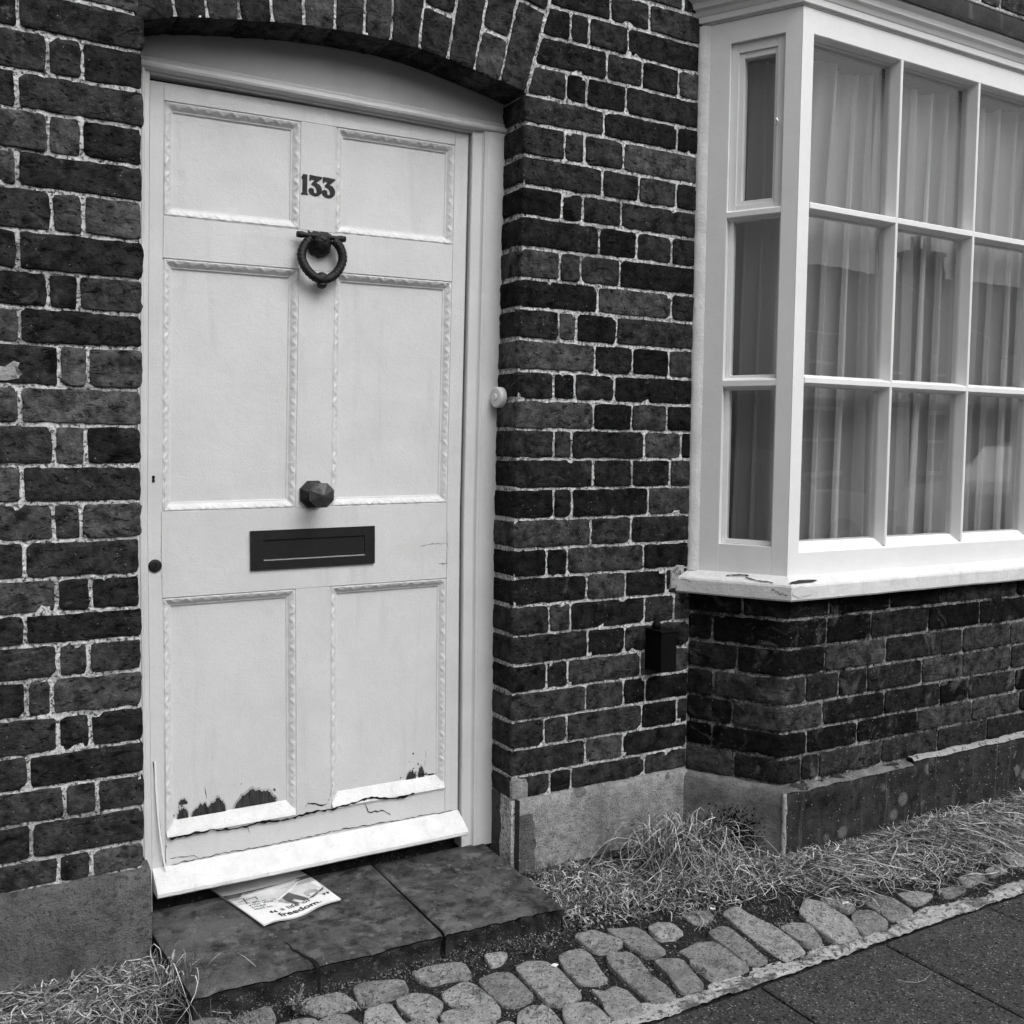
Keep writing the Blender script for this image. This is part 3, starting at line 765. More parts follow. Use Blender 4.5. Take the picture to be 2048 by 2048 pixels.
# weatherboard along the foot
wb = [(.160, .152), (.129, .152), (.124, .149), (.070, .117), (.0655, .111), (.0655, .103), (.070, .099), (.085, .0985), (.160, .0985)]
dpart(MB().prism(wb, lambda t, q: (lerp(.458, 1.2985, t), q[0] + nz(t * 8, q[1] * 20, 2, 2) * .0012, q[1] + nz(t * 14, 4, 2, 2) * .0014), [j / 50 for j in range(51)], closed=True), 'weatherboard', 'paint_weathered')
# bare wood where paint has flaked, and paint cracks
def flake(pts, y, name='bare_patch', mat='bare_wood'):
    dpart(MB().add([(p[0], y, p[1]) for p in pts], [tuple(range(len(pts)))]), name, mat)
rg = random.Random(5)
def ragged(c0, c1, zb, h, n=14, peak=.5):
    top = []
    for j in range(n + 1):
        t = j / n; e = math.sin(min(1, t / (2 * peak) if t < peak else (1 - t) / (2 * (1 - peak))) * math.pi) if 0 < t < 1 else 0
        top.append((lerp(c0, c1, t) + rg.uniform(-.0012, .0012), zb + h * e ** .55 * (1 + .30 * nz(t * 7, c0 * 50, 1, 1) + rg.uniform(-.10, .08)) + .001))
    return [(c0, zb)] + top + [(c1, zb)]
for c0, c1, zb, h, pk in ((.520, .550, .2565, .030, .5), (.556, .600, .2575, .030, .75), (.594, .642, .2595, .034, .6), (.664, .772, .2625, .040, .5), (.526, .546, .296, .014, .5), (1.142, 1.172, .2605, .022, .5), (1.178, 1.198, .261, .030, .5)):
    pts_ = ragged(c0, c1, zb, h, n=34, peak=pk); cm = (c0 + c1) / 2
    flake([(cm + (p[0] - cm) * 1.10 + rg.uniform(-.001, .001), zb + (p[1] - zb) * 1.16 + rg.uniform(0, .0012)) for p in pts_], .1437, 'undercoat', 'print_mid')
    flake(pts_, .1434)
for j in range(26):                                     # small chips scattered above the flaking line
    cx = rg.choice((.53, .60, .70, .79, 1.0, 1.15, 1.19)) + rg.gauss(0, .03); cz = .27 + abs(rg.gauss(0, .028)); r_ = rg.uniform(.0008, .0034)
    if .50 < cx < .81 or .93 < cx < 1.24: flake([(cx + r_ * math.cos(q * 1.05) * rg.uniform(.4, 1.2), cz + r_ * math.sin(q * 1.05) * rg.uniform(.4, 1.5)) for q in range(6)], .1432)
def crack(pts, y, wd=.0016, name='paint_crack', rs=2):
    r_ = random.Random(rs); out = []
    for (a, b) in zip(pts, pts[1:]):
        n = max(3, int(math.hypot(b[0] - a[0], b[1] - a[1]) / .008))
        out += [(lerp(a[0], b[0], j / n) + r_.uniform(-.0016, .0016), lerp(a[1], b[1], j / n) + r_.uniform(-.0022, .0022)) for j in range(n)]
    out.append(pts[-1])
    v = []
    for j, p in enumerate(out):
        h = wd * r_.uniform(.25, 1) * (1 if 0 < j < len(out) - 1 else .2)
        v += [(p[0], y, p[1] - h), (p[0] + h * .8, y, p[1] + h)]
    dpart(MB().add(v, [(2 * j, 2 * j + 2, 2 * j + 3, 2 * j + 1) for j in range(len(out) - 1)]), name, 'crack_dark')
crack([(.497, .222), (.60, .226), (.66, .216), (.72, .222), (.80, .217), (.86, .226), (.915, .222), (1.02, .236), (1.10, .222), (1.16, .224)], .1232, .0042)
crack([(.497, .222), (.488, .19), (.492, .16)], .1286, .0018, rs=4)
crack([(.587, .265), (.592, .31), (.589, .335)], .1434, .0018, rs=5)
crack([(.69, .222), (.70, .195)], .1288, .0014, rs=6)
crack([(1.01, .226), (1.025, .195), (1.07, .19), (1.09, .175)], .1288, .0022, rs=7)
crack([(.84, .222), (.85, .25), (.90, .235), (.914, .25), (.92, .29)], .129, .0020, rs=8)
crack([(1.20, .29), (1.203, .34)], .1434, .0014, rs=9)
crack([(1.165, .272), (1.23, .262), (1.25, .275)], .143, .0022, rs=12)
crack([(1.258, .96), (1.259, .90), (1.257, .84)], .1288, .0009, rs=10)
crack([(1.175, .915), (1.22, .92), (1.256, .918)], .1288, .0010, rs=11)
crack([(1.23, .862), (1.257, .864)], .1288, .0010, rs=13)
crack([(.489, .99), (.487, .90), (.489, .83)], .1288, .0007, rs=14)
crack([(.50, .155), (.62, .158), (.80, .157), (.95, .161), (1.10, .157), (1.28, .155)], .1270, .0014, rs=15)
crack([(.50, .17), (.55, .168), (.57, .158)], .1286, .0012, rs=16)
# loose draught strip at the lower left
dpart(MB().prism([(0, .1255), (.004, .1255), (.004, .129), (0, .129)], lambda t, q: (lerp(.4655, .489, t * t) + q[0], q[1] - .012 * t, lerp(.42, .118, t)), [j / 12 for j in range(13)], closed=True), 'draught_strip', 'paint')
dpart(MB().add([(.4625, .1288, .42), (.464, .1288, .42), (.489, .1288, .14), (.485, .1288, .14)], [(0, 1, 2, 3)]), 'gap', 'crack_dark')
# house number 133
def poly_solid(pts, y0, y1):
    n = len(pts); m = MB()
    bm = bmesh.new()
    vs_ = [bm.verts.new((p[0], y0, p[1])) for p in pts]
    f = bm.faces.new(vs_); f.normal_update()
    bmesh.ops.triangulate(bm, faces=[f])
    bm.verts.index_update()
    m.add([v.co[:] for v in bm.verts], [tuple(v.index for v in f.verts) for f in bm.faces]); bm.free()
    v = [(p[0], y0, p[1]) for p in pts] + [(p[0], y1, p[1]) for p in pts]
    m.add(v, [(i, (i + 1) % n, n + (i + 1) % n, n + i) for i in range(n)])
    return m
ONE = [(.02, .86), (.22, .98), (.30, 1.0), (.86, 1.0), (.88, .95), (.86, .08), (1.0, .06), (1.0, 0), (0, 0), (0, .07), (.16, .09), (.18, .74), (.04, .76)]
T3 = [(372, 188), (378, 182), (537, 192), (537, 212), (464, 282), (503, 298), (530, 333), (540, 375), (531, 415), (501, 448), (455, 464), (410, 456), (375, 432), (360, 398), (368, 370), (392, 354), (418, 360), (434, 378), (432, 402), (440, 420), (455, 424), (468, 412), (470, 390), (462, 360), (445, 335), (420, 320), (398, 314), (398, 298), (440, 247), (410, 244), (392, 250), (386, 264), (372, 260)]
THREE = [((x - 360) / 180, (464 - y) / 282) for x, y in T3]
def digit(sh, u0, u1, v0, v1): dpart(poly_solid([(lerp(u0, u1, x), lerp(v0, v1, z)) for x, z in sh], .1290, .1302), 'numeral', 'black_iron')
K = -.0155
digit(ONE, .8405 + K, .8585 + K, 1.8265, 1.8775); digit(THREE, .8590 + K, .8955 + K, 1.8255, 1.8775); digit(THREE, .8945 + K, .9310 + K, 1.8245, 1.8765)
# wreath knocker
kc = (.8735, 1.672)
m = MB()
def mask(a, b):                                         # rounded bearded mask
    th, ph = a * 2 * math.pi, b * math.pi / 2
    rx, rz = .031, (.026 if math.sin(th) > 0 else .037)
    k = 1 + .16 * nz(math.cos(th) * 2.2, math.sin(th) * 2.2, b * 3, 1.6) + .05 * math.sin(th * 7)
    if math.sin(th) > .55: k *= 1.12
    return (kc[0] + .001 + rx * math.cos(th) * math.cos(ph) * k, .131 - .040 * math.sin(ph) * (1 + .12 * nz(th, b * 4, 2, 2)), 1.708 + rz * math.sin(th) * math.cos(ph) * k)
m.add(*grid(mask, 28, 9))
m.add(*grid(lambda a, b: (kc[0] + .034 * math.sin((a - .5) * 2.2), .128 - .030 * math.cos((a - .5) * 2.6) * math.sin(b * 3.14), 1.712 + .024 * b + .003 * math.sin(a * 25)), 14, 6))
knock = dpart(m, 'knocker', 'black_iron', smooth=True)
m = MB(); m.tube([(lerp(kc[0] - .065, kc[0] + .063, t / 10), .108, 1.722 - .0015 * t / 10) for t in range(11)], [.0075, .0085, .0058, .0062, .0085, .009, .0085, .0062, .0058, .0085, .0075], 10)
dpart(m, 'knocker_bar', 'black_iron', True, parent=None).parent = knock
bpy.data.objects['knocker_bar'].matrix_parent_inverse = Matrix.Identity(4)
m = MB(); pts = []; rad = []
NW = 96
for j in range(NW + 1):
    t = j / NW; a = R(-238) + t * R(296)
    pts.append((kc[0] + .0545 * math.cos(a) * (1 - .10 * max(0, -math.sin(a))), .103 - .003 * math.sin(a * 2), 1.667 + .0535 * math.sin(a)))
    rad.append(.0112 + .0010 * math.sin(j * 1.9))
m.tube(pts, rad, 9)
rg = random.Random(8)
for j in range(3, NW - 2, 3):                           # leaves of the wreath
    p = Vector(pts[j]); d = (Vector(pts[j + 1]) - p).normalized() * (1 if j < NW / 2 else -1); o_ = Vector((p.x - kc[0], 0, p.z - 1.667)).normalized()
    for sd in (1, -1, 0):
        side = (o_ * sd * .9 + Vector((0, -1, 0)) * (.6 if sd else 1.2)).normalized()
        q = p + side * .0092
        tip = q + d * .012 + side * .0034; wv = d.cross(side).normalized() * .0062
        m.add([q - d * .004, q + wv + d * .002, tip, q - wv + d * .002, q + side * .003 + d * .003], [(0, 1, 4), (1, 2, 4), (2, 3, 4), (3, 0, 4)])
ring = dpart(m, 'ring', 'black_iron', True); ring.parent = knock; ring.matrix_parent_inverse = Matrix.Identity(4)
m = MB(); m.lathe((kc[0] + .001, .118, 1.615), (0, -1, 0), [(0, .010), (.006, .016), (.014, .0175), (.022, .014), (.027, .006)], 12); m.lathe((kc[0] + .001, .104, 1.600), (0, -.2, -1), [(0, .014), (.006, .011), (.010, .003)], 8)
bs = dpart(m, 'boss', 'black_iron', True); bs.parent = knock; bs.matrix_parent_inverse = Matrix.Identity(4)
# octagonal knob
m = MB(); m.lathe((.8665, .1305, 1.066), (0, -1, 0), [(0, .0375), (.009, .0375), (.014, .029), (.018, .018)], 8, R(22.5))
rose = dpart(m, 'knob_rose', 'black_iron')
m = MB(); m.lathe((.8665, .118, 1.066), (0, -1, 0), [(0, .014), (.030, .012), (.044, .018), (.054, .0325), (.064, .0335), (.066, .0320), (.076, .003)], 8, R(22.5))
dpart(m, 'knob', 'brass_dull')
# letter plate
m = MB(); x0, x1, z0, z1 = .704, 1.039, .8765, .9765; a0, a1, b0, b1 = .737, 1.010, .9005, .9525
m.box(x0, a0, .1235, .1305, z0, z1).box(a1, x1, .1235, .1305, z0, z1).box(a0, a1, .1235, .1305, z0, b0).box(a0, a1, .1235, .1305, b1, z1)
lp = dpart(m, 'letter_plate', 'black_paint')
fl = dpart(MB().box(a0 + .001, a1 - .001, .1275, .1305, b0 + .002, b1 - .001), 'flap', 'black_paint', bevel=.001); fl.parent = lp; fl.matrix_parent_inverse = Matrix.Identity(4)
ed = dpart(MB().box(a0, a1, .1228, .1262, b0 - .0012, b0 + .0008), 'edge_catchlight', 'hub'); ed.parent = lp; ed.matrix_parent_inverse = Matrix.Identity(4)  # pale strip: catch-light on the lower inner edge, put into the colour
# locks on the left stile
m = MB(); m.lathe((.4735, .1302, .902), (0, -1, 0), [(0, .0155), (.004, .0155), (.006, .013), (.0065, .009)], 20)
cy = dpart(m, 'cylinder_lock', 'black_iron', True)
def keyhole(u, v, y, sc, name, parent=None):
    pts = [(u + math.cos(R(t)) * .0045 * sc, v + .004 * sc + math.sin(R(t)) * .0045 * sc) for t in range(-50, 231, 20)] + [(u - .0042 * sc, v - .011 * sc), (u + .0042 * sc, v - .011 * sc)]
    o = dpart(MB().add([(p[0], y, p[1]) for p in pts], [tuple(range(len(pts)))]), name, 'crack_dark')
    if parent: o.parent = parent; o.matrix_parent_inverse = Matrix.Identity(4)
keyhole(.4735, .903, .1232, .7, 'key_slot', cy)
keyhole(.4705, 1.113, .1292, .85, 'keyhole')
# bell push on the reveal, painted over
bell = empty('bell_push', (1.376, .085, 1.33), 'round white bell push on the right door frame', 'bell push')
ax = Vector((-.995, -.10, 0)).normalized()
c = Vector((1.398, .080, 1.330))
adopt(MB().lathe(c, ax, [(0, .029), (.016, .029), (.0185, .0275), (.020, .024)], 28).build('body', 'bell_plastic', smooth=False), bell)
adopt(MB().lathe(c + ax * .020, ax, [(0, .010), (.003, .010), (.0045, .008)], 18).build('button', 'bell_plastic', smooth=False), bell)
# ------------------------------------------------------------------ canted bay window
bay = empty('bay_window', (2.7, -.15, .75), 'white painted canted bay window with small panes above the brick base', 'window')
def bpart(m, name, mat, parent=None, smooth=False, bevel=0.):
    o = m.build(name, mat, smooth=smooth, bevel=bevel)
    if parent is None: return adopt(o, bay)
    o.parent = parent; return o
ZT, ZS = 2.436, .822                                  # top of the frame, back of the sill
def side_w(s_, d, z):                                  # side plane: s along, d into the room
    p = PA + DV * s_ - DN * d; return (p.x, p.y, z)
def rside_w(s_, d, z):
    x, y, zz_ = side_w(s_, d, z); return (PB.x + XRC - x, y, zz_)
def sbox(s0, s1, d0, d1, z0, z1, w=side_w):
    m = MB().box(s0, s1, d0, d1, z0, z1); return m.warp(w)
for w in (side_w, rside_w):
    vis = w is side_w
    # frame boards of the side light
    m = MB()
    def bb(s0, s1, z0, z1, d0=0., d1=.055): m.box(s0, s1, d0, d1, z0, z1)
    bb(-.004, .094, ZS - .02, ZT); bb(.2555, LS - .0012, ZS - .02, ZT, .0004)
    bb(.094, .2555, 2.373, ZT, .0006); bb(.094, .2555, ZS - .02, .908, .0006)
    m.warp(w); sf = bpart(m, 'side_frame', 'paint', bevel=.0012)
    if vis:                                            # thick filler where the frame meets the brick
        mm = MB(); mm.prism([(-.012, -.001), (-.006, -.009), (.008, -.0105), (.022, -.006), (.032, -.0005)], lambda t, p: side_w(p[0] + nz(t * 60, 3, 1, 1) * .002, p[1] + nz(t * 70, p[0] * 200, 1, 1) * .0016, lerp(ZS, ZT, t)), [i / 90 for i in range(91)])
        bpart(mm, 'filler_bead', 'paint_weathered', sf, smooth=True)
    # transom and glazing bar
    def bar(z0, z1, name):
        mm = MB(); zc = (z0 + z1) / 2; h = (z1 - z0) / 2
        mm.prism([(.045, zc - h - .006), (.024, zc - h - .006), (.003, zc - h), (.0, zc - h + .003), (.0, zc + h - .003), (.003, zc + h), (.024, zc + h + .008), (.045, zc + h + .008)], lambda t, p: w(lerp(.0945, .255, t), p[0], p[1]), [i / 6 for i in range(7)], closed=True)
        return bpart(mm, name, 'paint')
    bar(1.870, 1.890, 'transom'); bar(1.376, 1.398, 'glazing_bar')
    # beads round the two fixed panes
    for z0, z1 in ((1.398, 1.870), (.908, 1.376)):
        mm = MB()
        for (a, b, c_, d) in ((.094, .109, z0, z1), (.2465, .2556, z0, z1)):
            mm.box(a, b, .020, .045, c_, d)
        mm.box(.109, .2465, .0205, .045, z0, z0 + .014).box(.109, .2465, .0205, .045, z1 - .008, z1)
        mm.warp(w); bpart(mm, 'bead', 'paint', bevel=.0025)
        bpart(sbox(.107, .249, .030, .034, z0 + .012, z1 - .006, w), 'pane', 'glass')
    # opening casement at the top
    mm = MB()
    o0, o1, i0, i1 = (.0945, .255, 1.891, 2.3725), (.131, .2225, 1.920, 2.328), 0, 0
    for dd, q, r_ in ((.012, o0, (.116, .231, 1.908, 2.345)), (.018, (.116, .231, 1.908, 2.345), o1)):
        mm.box(q[0], r_[0], dd, .05, q[2], q[3]).box(r_[1], q[1], dd, .05, q[2], q[3])
        mm.box(r_[0], r_[1], dd + .0004, .05, q[2], r_[2]).box(r_[0], r_[1], dd + .0004, .05, r_[3], q[3])
    mm.warp(w); cs = bpart(mm, 'casement', 'paint', bevel=.0015)
    bpart(sbox(.129, .2245, .034, .038, 1.918, 2.330, w), 'pane', 'glass')
    if vis:
        mm = MB().tube([side_w(.2365, .010, 2.14), side_w(.2365, -.002, 2.135), side_w(.241, -.006, 2.128), side_w(.236, -.004, 2.118)], [.003, .004, .004, .003], 8)
        bpart(mm, 'latch', 'paint', cs, smooth=True)
# front: posts, head, bottom rail
FX = [2.212, 2.581, 2.948, 3.315, 3.686]
post = MB()
post.prism([(PB.x, YB), (2.207, YB), (2.213, YB + .006), (2.216, YB + .055), (PB.x + .02, YB + .06), (PB.x - DN.x * .05, YB - DN.y * .05)], lambda t, p: (p[0], p[1], lerp(ZS - .02, ZT, t)), [i / 10 for i in range(11)], closed=True)
bpart(post, 'corner_post', 'paint')
mx_ = PB.x + XRC
post = MB().prism([(mx_ - p[0], p[1]) for p in [(PB.x, YB), (2.207, YB), (2.213, YB + .006), (2.216, YB + .055), (PB.x + .02, YB + .06), (PB.x - DN.x * .05, YB - DN.y * .05)]][::-1], lambda t, p: (p[0], p[1], lerp(ZS - .02, ZT, t)), [i / 10 for i in range(11)], closed=True)
bpart(post, 'corner_post', 'paint')
HB, RT = 2.366, .891
def hprof(prof, name, mat='paint', x0=2.2075, x1=XRC - .0425, wob=.0):
    m = MB().prism(prof, lambda t, p: (lerp(x0, x1, t), p[0], p[1] + nz(t * 20, 1, p[1], 1) * wob), [i / 40 for i in range(41)], closed=True)
    return bpart(m, name, mat)
hprof([(YB + .0006, ZT), (YB + .0006, HB + .003), (YB + .004, HB), (YB + .030, HB - .002), (YB + .031, HB - .006), (YB + .036, HB - .008), (YB + .06, HB - .008), (YB + .06, ZT)], 'head_rail')
hprof([(YB + .06, .922), (YB + .036, .919), (YB + .004, RT + .004), (YB + .0006, RT), (YB + .0006, ZS - .02), (YB + .06, ZS - .02)][::-1], 'bottom_rail', 'paint', wob=.0008)
bars = []
for xm in FX[1:4]:
    m = MB().prism([(xm - .0115, YB + .055), (xm - .0115, YB + .033), (xm - .0055, YB + .002), (xm - .003, YB + .0002), (xm + .003, YB + .0002), (xm + .0055, YB + .002), (xm + .0115, YB + .033), (xm + .0115, YB + .055)], lambda t, p: (p[0], p[1], lerp(.9, HB + .002, t)), [i / 12 for i in range(13)], closed=True)
    bpart(m, 'mullion', 'paint')
ROW = [(.916, 1.382), (1.41, 1.878), (1.906, HB - .004)]
for zc in (1.3955, 1.8925):
    for a, b in zip(FX, FX[1:]):
        a_, b_ = a + (.004 if a > 2.3 else 0), b - (.004 if b < 3.6 else 0)
        m = MB().prism([(YB + .055, zc - .018), (YB + .034, zc - .018), (YB + .033, zc - .0150), (YB + .004, zc - .0095), (YB + .0008, zc - .0075), (YB + .0008, zc + .0065), (YB + .003, zc + .009), (YB + .033, zc + .0175), (YB + .055, zc + .0175)], lambda t, p: (lerp(a_, b_, t), p[0], p[1] + nz(t * 5 + a, zc, 1, 2) * .0008), [i / 14 for i in range(15)], closed=True)
        bpart(m, 'glazing_bar', 'paint')
for z0, z1 in ROW:
    for a, b in zip(FX, FX[1:]):
        tl = random.uniform(-.0016, .0016)
        m = MB().add([(a + .004, YB + .037, z0), (b - .004, YB + .037 + tl, z0), (b - .004, YB + .037 + tl, z1), (a + .004, YB + .037, z1), (a + .004, YB + .041, z0), (b - .004, YB + .041 + tl, z0), (b - .004, YB + .041 + tl, z1), (a + .004, YB + .041, z1)], [(0, 1, 2, 3), (7, 6, 5, 4), (0, 4, 5, 1), (1, 5, 6, 2), (2, 6, 7, 3), (3, 7, 4, 0)])
        bpart(m, 'pane', 'glass')
# mitred runs round the bay for sill, cornice and lead
def offpath(d):
    """plan corners of the bay outline moved outward by d"""
    hn = (DN + Vector((0, -1, 0))).normalized(); k = d / hn.dot(DN)
    c1 = Vector((PB.x, YB, 0)) + hn * k
    # start on the wall line y = yw
    t = (0 - (PA + DN * d).y) / DV.y; st = PA + DN * d + DV * t
    c2 = Vector((PB.x + XRC - c1.x, c1.y, 0)); en = Vector((PB.x + XRC - st.x, st.y, 0))
    return [st, c1, c2, en]
def run(prof, name, mat, smooth=False, sub=14, wob=0., parent=None):
    """prof: (outward, z) closed"""
    rings = []
    paths = [offpath(p[0]) for p in prof]
    ts = []
    for seg in range(3):
        for i in range(sub + (1 if seg == 2 else 0)): ts.append((seg, i / sub))
    m = MB(); n = len(prof)
    for (seg, t) in ts:
        for p, pa in zip(prof, paths):
            q = pa[seg].lerp(pa[seg + 1], t); m.v.append((q.x, q.y + nz(q.x * 9, p[1] * 9, 1, 1) * wob, p[1] + nz(q.x * 12, 2, p[0] * 30, 1) * wob))
    for i in range(len(ts) - 1):
        for j in range(n):
            a, b = i * n + j, i * n + (j + 1) % n
            m.f.append((a, a + n, b + n, b))
    m.f.append(tuple(range(n))); m.f.append(tuple((len(ts) - 1) * n + j for j in range(n))[::-1])
    return bpart(m, name, mat, parent, smooth)
run([(-.06, .826), (-.001, .8245), (.038, .808), (.044, .804), (.0465, .798), (.0465, .762), (.043, .757), (.03, .756), (-.06, .756)][::-1], 'sill', 'paint_weathered', wob=.0016)
run([(-.05, 2.437), (.0015, 2.4375), (.002, 2.4425), (.0115, 2.4435), (.0125, 2.4595), (.0150, 2.4615), (.0165, 2.464), (.0215, 2.4735), (.0285, 2.4785), (.0315, 2.4795), (.0325, 2.4835), (.0360, 2.4935), (.0450, 2.5005), (.0490, 2.503), (.0500, 2.5130), (-.05, 2.516)][::-1], 'cornice', 'paint')
run([(-.05, 2.5175), (.052, 2.5145), (.054, 2.507), (.0565, 2.5075), (.0565, 2.5185), (.050, 2.523), (-.05, 2.548)][::-1], 'lead_drip', 'lead', wob=.001)
rp = offpath(-.049)
m = MB().add([(p.x, p.y, 2.547) for p in rp] + [(2.2, -.004, 2.64), (3.7, -.004, 2.64)], [(0, 1, 4), (1, 2, 5, 4), (2, 3, 5)])
bpart(m, 'roof', 'lead')
m = MB().prism([(-.004, 2.60), (-.016, 2.60), (-.014, 2.70), (-.012, 2.772), (-.002, 2.778), (.004, 2.778)], lambda t, p: (lerp(2.0, 3.9, t), p[0] + nz(t * 50, p[1] * 8, 1, 1) * .003, p[1] + nz(t * 40, 2, 1, 1) * .002), [i / 80 for i in range(81)])
bpart(m, 'flashing', 'lead', smooth=True)
m = MB().tube([(lerp(2.0, 3.9, i / 60), -.006, 2.781 + nz(i, 1, 1, .4) * .002) for i in range(61)], .006, 6)
bpart(m, 'flashing_mortar', 'render_edge', smooth=True)
# chipped paint and cracks on the sill
def scab(pts, name, mat):
    n = len(pts); c_ = sum((Vector(p) for p in pts), Vector()) / n
    bpart(MB().add([tuple(p) for p in pts] + [tuple(c_)], [(i, (i + 1) % n, n) for i in range(n)]), name, mat)
c1 = offpath(.0475)[1]; c0 = offpath(.0475)[0]
rg = random.Random(11)
def on_front(x, z, e=.0006): return Vector((x, c1.y - e, z))
def on_top(x, t):                                      # t 0 front edge .. 1 back, on the sloping top of the sill
    return Vector((x, lerp(YB - .040, YB - .004, t), lerp(.8085, .8265, t) + .0014))
scab([on_top(c1.x + .06 + .058 * math.cos(a) * rg.uniform(.75, 1.1), .12 + .24 * math.sin(a) * rg.uniform(.6, 1.2)) for a in [i * .4488 for i in range(14)]], 'bare_patch', 'bare_wood')
scab([on_front(c1.x + .045 + .045 * math.cos(a) * rg.uniform(.8, 1.1), .785 + .016 * math.sin(a) * rg.uniform(.7, 1.2)) for a in [i * .4488 for i in range(14)]], 'bare_patch', 'paint_carved')
def sill_crack(pts, fn, wd):
    r_ = random.Random(int(wd * 1e5)); out = []
    for a, b in zip(pts, pts[1:]):
        n = 6; out += [(lerp(a[0], b[0], j / n), lerp(a[1], b[1], j / n) + r_.uniform(-.0015, .0015) * 3) for j in range(n)]
    v = []
    for p in out:
        v += [fn(p[0], p[1] - wd * r_.uniform(.3, 1)), fn(p[0], p[1] + wd * r_.uniform(.3, 1))]
    bpart(MB().add(v, [(2 * j, 2 * j + 2, 2 * j + 3, 2 * j + 1) for j in range(len(out) - 1)]), 'paint_crack', 'crack_dark')
def on_side_top(s_, t):
    p = PA + DV * s_ + DN * lerp(.040, .004, t); return Vector((p.x, p.y, lerp(.8085, .8265, t) + .0016))
def on_side_front(s_, z): p = c0 + DV * s_ + DN * .0012; return Vector((p.x, p.y, z))
sill_crack([(.13, .42), (.17, .62), (.20, .6)], on_side_top, .10)
sill_crack([(.19, .35), (.225, .05), (.26, .02), (.28, -.1)], on_side_top, .08)
sill_crack([(.30, .79), (.325, .782), (.35, .778)], on_side_front, .0018)
sill_crack([(.02, .80), (.05, .792), (.055, .786)], on_side_front, .0012)

# ------------------------------------------------------------------ room behind the bay, curtains
def rbox():
    m = MB()
    X0, X1, Y0, Y1, Z0, Z1 = -2.9, 6.9, .21, 4.2, -.15, 5.1
    m.add([(X0, Y0, Z0), (X1, Y0, Z0), (X1, Y1, Z0), (X0, Y1, Z0), (X0, Y0, Z1), (X1, Y0, Z1), (X1, Y1, Z1), (X0, Y1, Z1)], [(0, 1, 2, 3), (7, 6, 5, 4), (1, 5, 6, 2), (2, 6, 7, 3), (3, 7, 4, 0)])
    for a, b, c_, d in ((X0, 2.06, Z0, Z1), (3.84, X1, Z0, Z1), (2.06, 3.84, Z0, .80), (2.06, 3.84, 2.45, Z1)):
        m.add([(a, Y0, c_), (b, Y0, c_), (b, Y0, d), (a, Y0, d)], [(0, 1, 2, 3)])
    m.add([(2.06, Y0, .80), (3.84, Y0, .80), (3.70, YB + .05, .80), (2.20, YB + .05, .80)], [(0, 1, 2, 3)])          # board behind the sill
    m.add([(2.06, Y0, 2.45), (3.84, Y0, 2.45), (3.70, YB + .05, 2.45), (2.20, YB + .05, 2.45)], [(0, 1, 2, 3)])
    return m
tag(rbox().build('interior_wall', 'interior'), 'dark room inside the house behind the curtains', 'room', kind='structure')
def curtain(name, label, fn_base, width, z0, z1, folds, mat, seed, amp=.026, grp='net curtains in the bay'):
    """hanging sheer cloth: meandering folds that overlap, gathering towards the heading tape"""
    rg = random.Random(seed)
    lam = width / folds
    ph = [0.]; ks = [0.]
    while ks[-1] < width: ks.append(ks[-1] + lam * rg.uniform(.4, 1.9)); ph.append(ph[-1] + 1)
    aa = [rg.uniform(.35, 1.0) for _ in ks] + [.7]; bb = [rg.uniform(.5, 1.2) for _ in ks] + [.8]; sl2 = [rg.uniform(-.04, .04) for _ in ks] + [0]
    NU, NV = int(width * 700), 40
    def fn(u, v):
        x = u * width; z = lerp(z1, z0, v)
        k = 0
        while k < len(ks) - 2 and ks[k + 1] < x: k += 1
        L = ks[k + 1] - ks[k]; t = (x - ks[k]) / L
        g = .5 + .5 * (1 - math.exp(-v * 6))
        w_ = .5 - .5 * math.cos(2 * math.pi * t)
        A = aa[k] * w_ + .25 * (1 - w_); B = bb[k] * w_ + .5 * (1 - w_)
        x3 = x + A * L * .42 * math.sin(2 * math.pi * t) * g * (.7 + .5 * v) + sl2[k] * v * w_
        d = -amp * B * (1 - w_ ** .9) * g
        d += .016 * nz(x * 5, v * .8, seed, 1) * g - .010
        d += .006 * math.sin(x * 170 + 3 * nz(x * 8, 0, seed, 1)) * math.exp(-v * 10) + .0035 * nz(x * 34, v * 4, seed, 1)
        zz_ = z + (.012 * math.sin(x * 20) + .010 * nz(x * 16, 3, seed, 1)) * max(0, 1 - v * 14)
        p = fn_base(x3, d); return (p[0], p[1], zz_)
    v, f = grid(fn, NU, NV)
    o = obj(name, v, f, mat, smooth=True); tag(o, label, 'curtain', grp)
    return o
curtain('net_curtain', 'white net curtain in soft folds behind the front panes of the bay', lambda x, d: (2.225 + x, YB + .075 - d), 1.45, .86, 2.345, 21, 'net_cloth', 6, .10)
def sbase(x, d):
    p = PA + DV * (.02 + x) - DN * (.075 - d); return (p.x, p.y)
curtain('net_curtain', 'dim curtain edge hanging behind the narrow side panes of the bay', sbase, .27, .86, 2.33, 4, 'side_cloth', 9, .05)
# ------------------------------------------------------------------ ground, pavement, road
GZ = lambda y: .003 + .05 * y                        # cobble margin falls towards the pavement
g = MB().add([(-400, -420, -.16), (400, -420, -.16), (400, 400, -.16), (-400, 400, -.16)], [(0, 1, 2, 3)]).build('ground', 'earth')
tag(g, kind='structure')
m = MB().add(*grid(lambda u, v: (lerp(-1.5, 4.6, u), lerp(-.78, .02, v), GZ(lerp(-.78, .02, v)) - .0085 + nz(u * 60, v * 9, 2, 1) * .006 + nz(u * 200, v * 30, 2, 1) * .003 + .012 * max(0, v - .55)), 300, 46))
soil = m.build('soil_strip', 'soil', smooth=True); tag(soil, kind='structure')
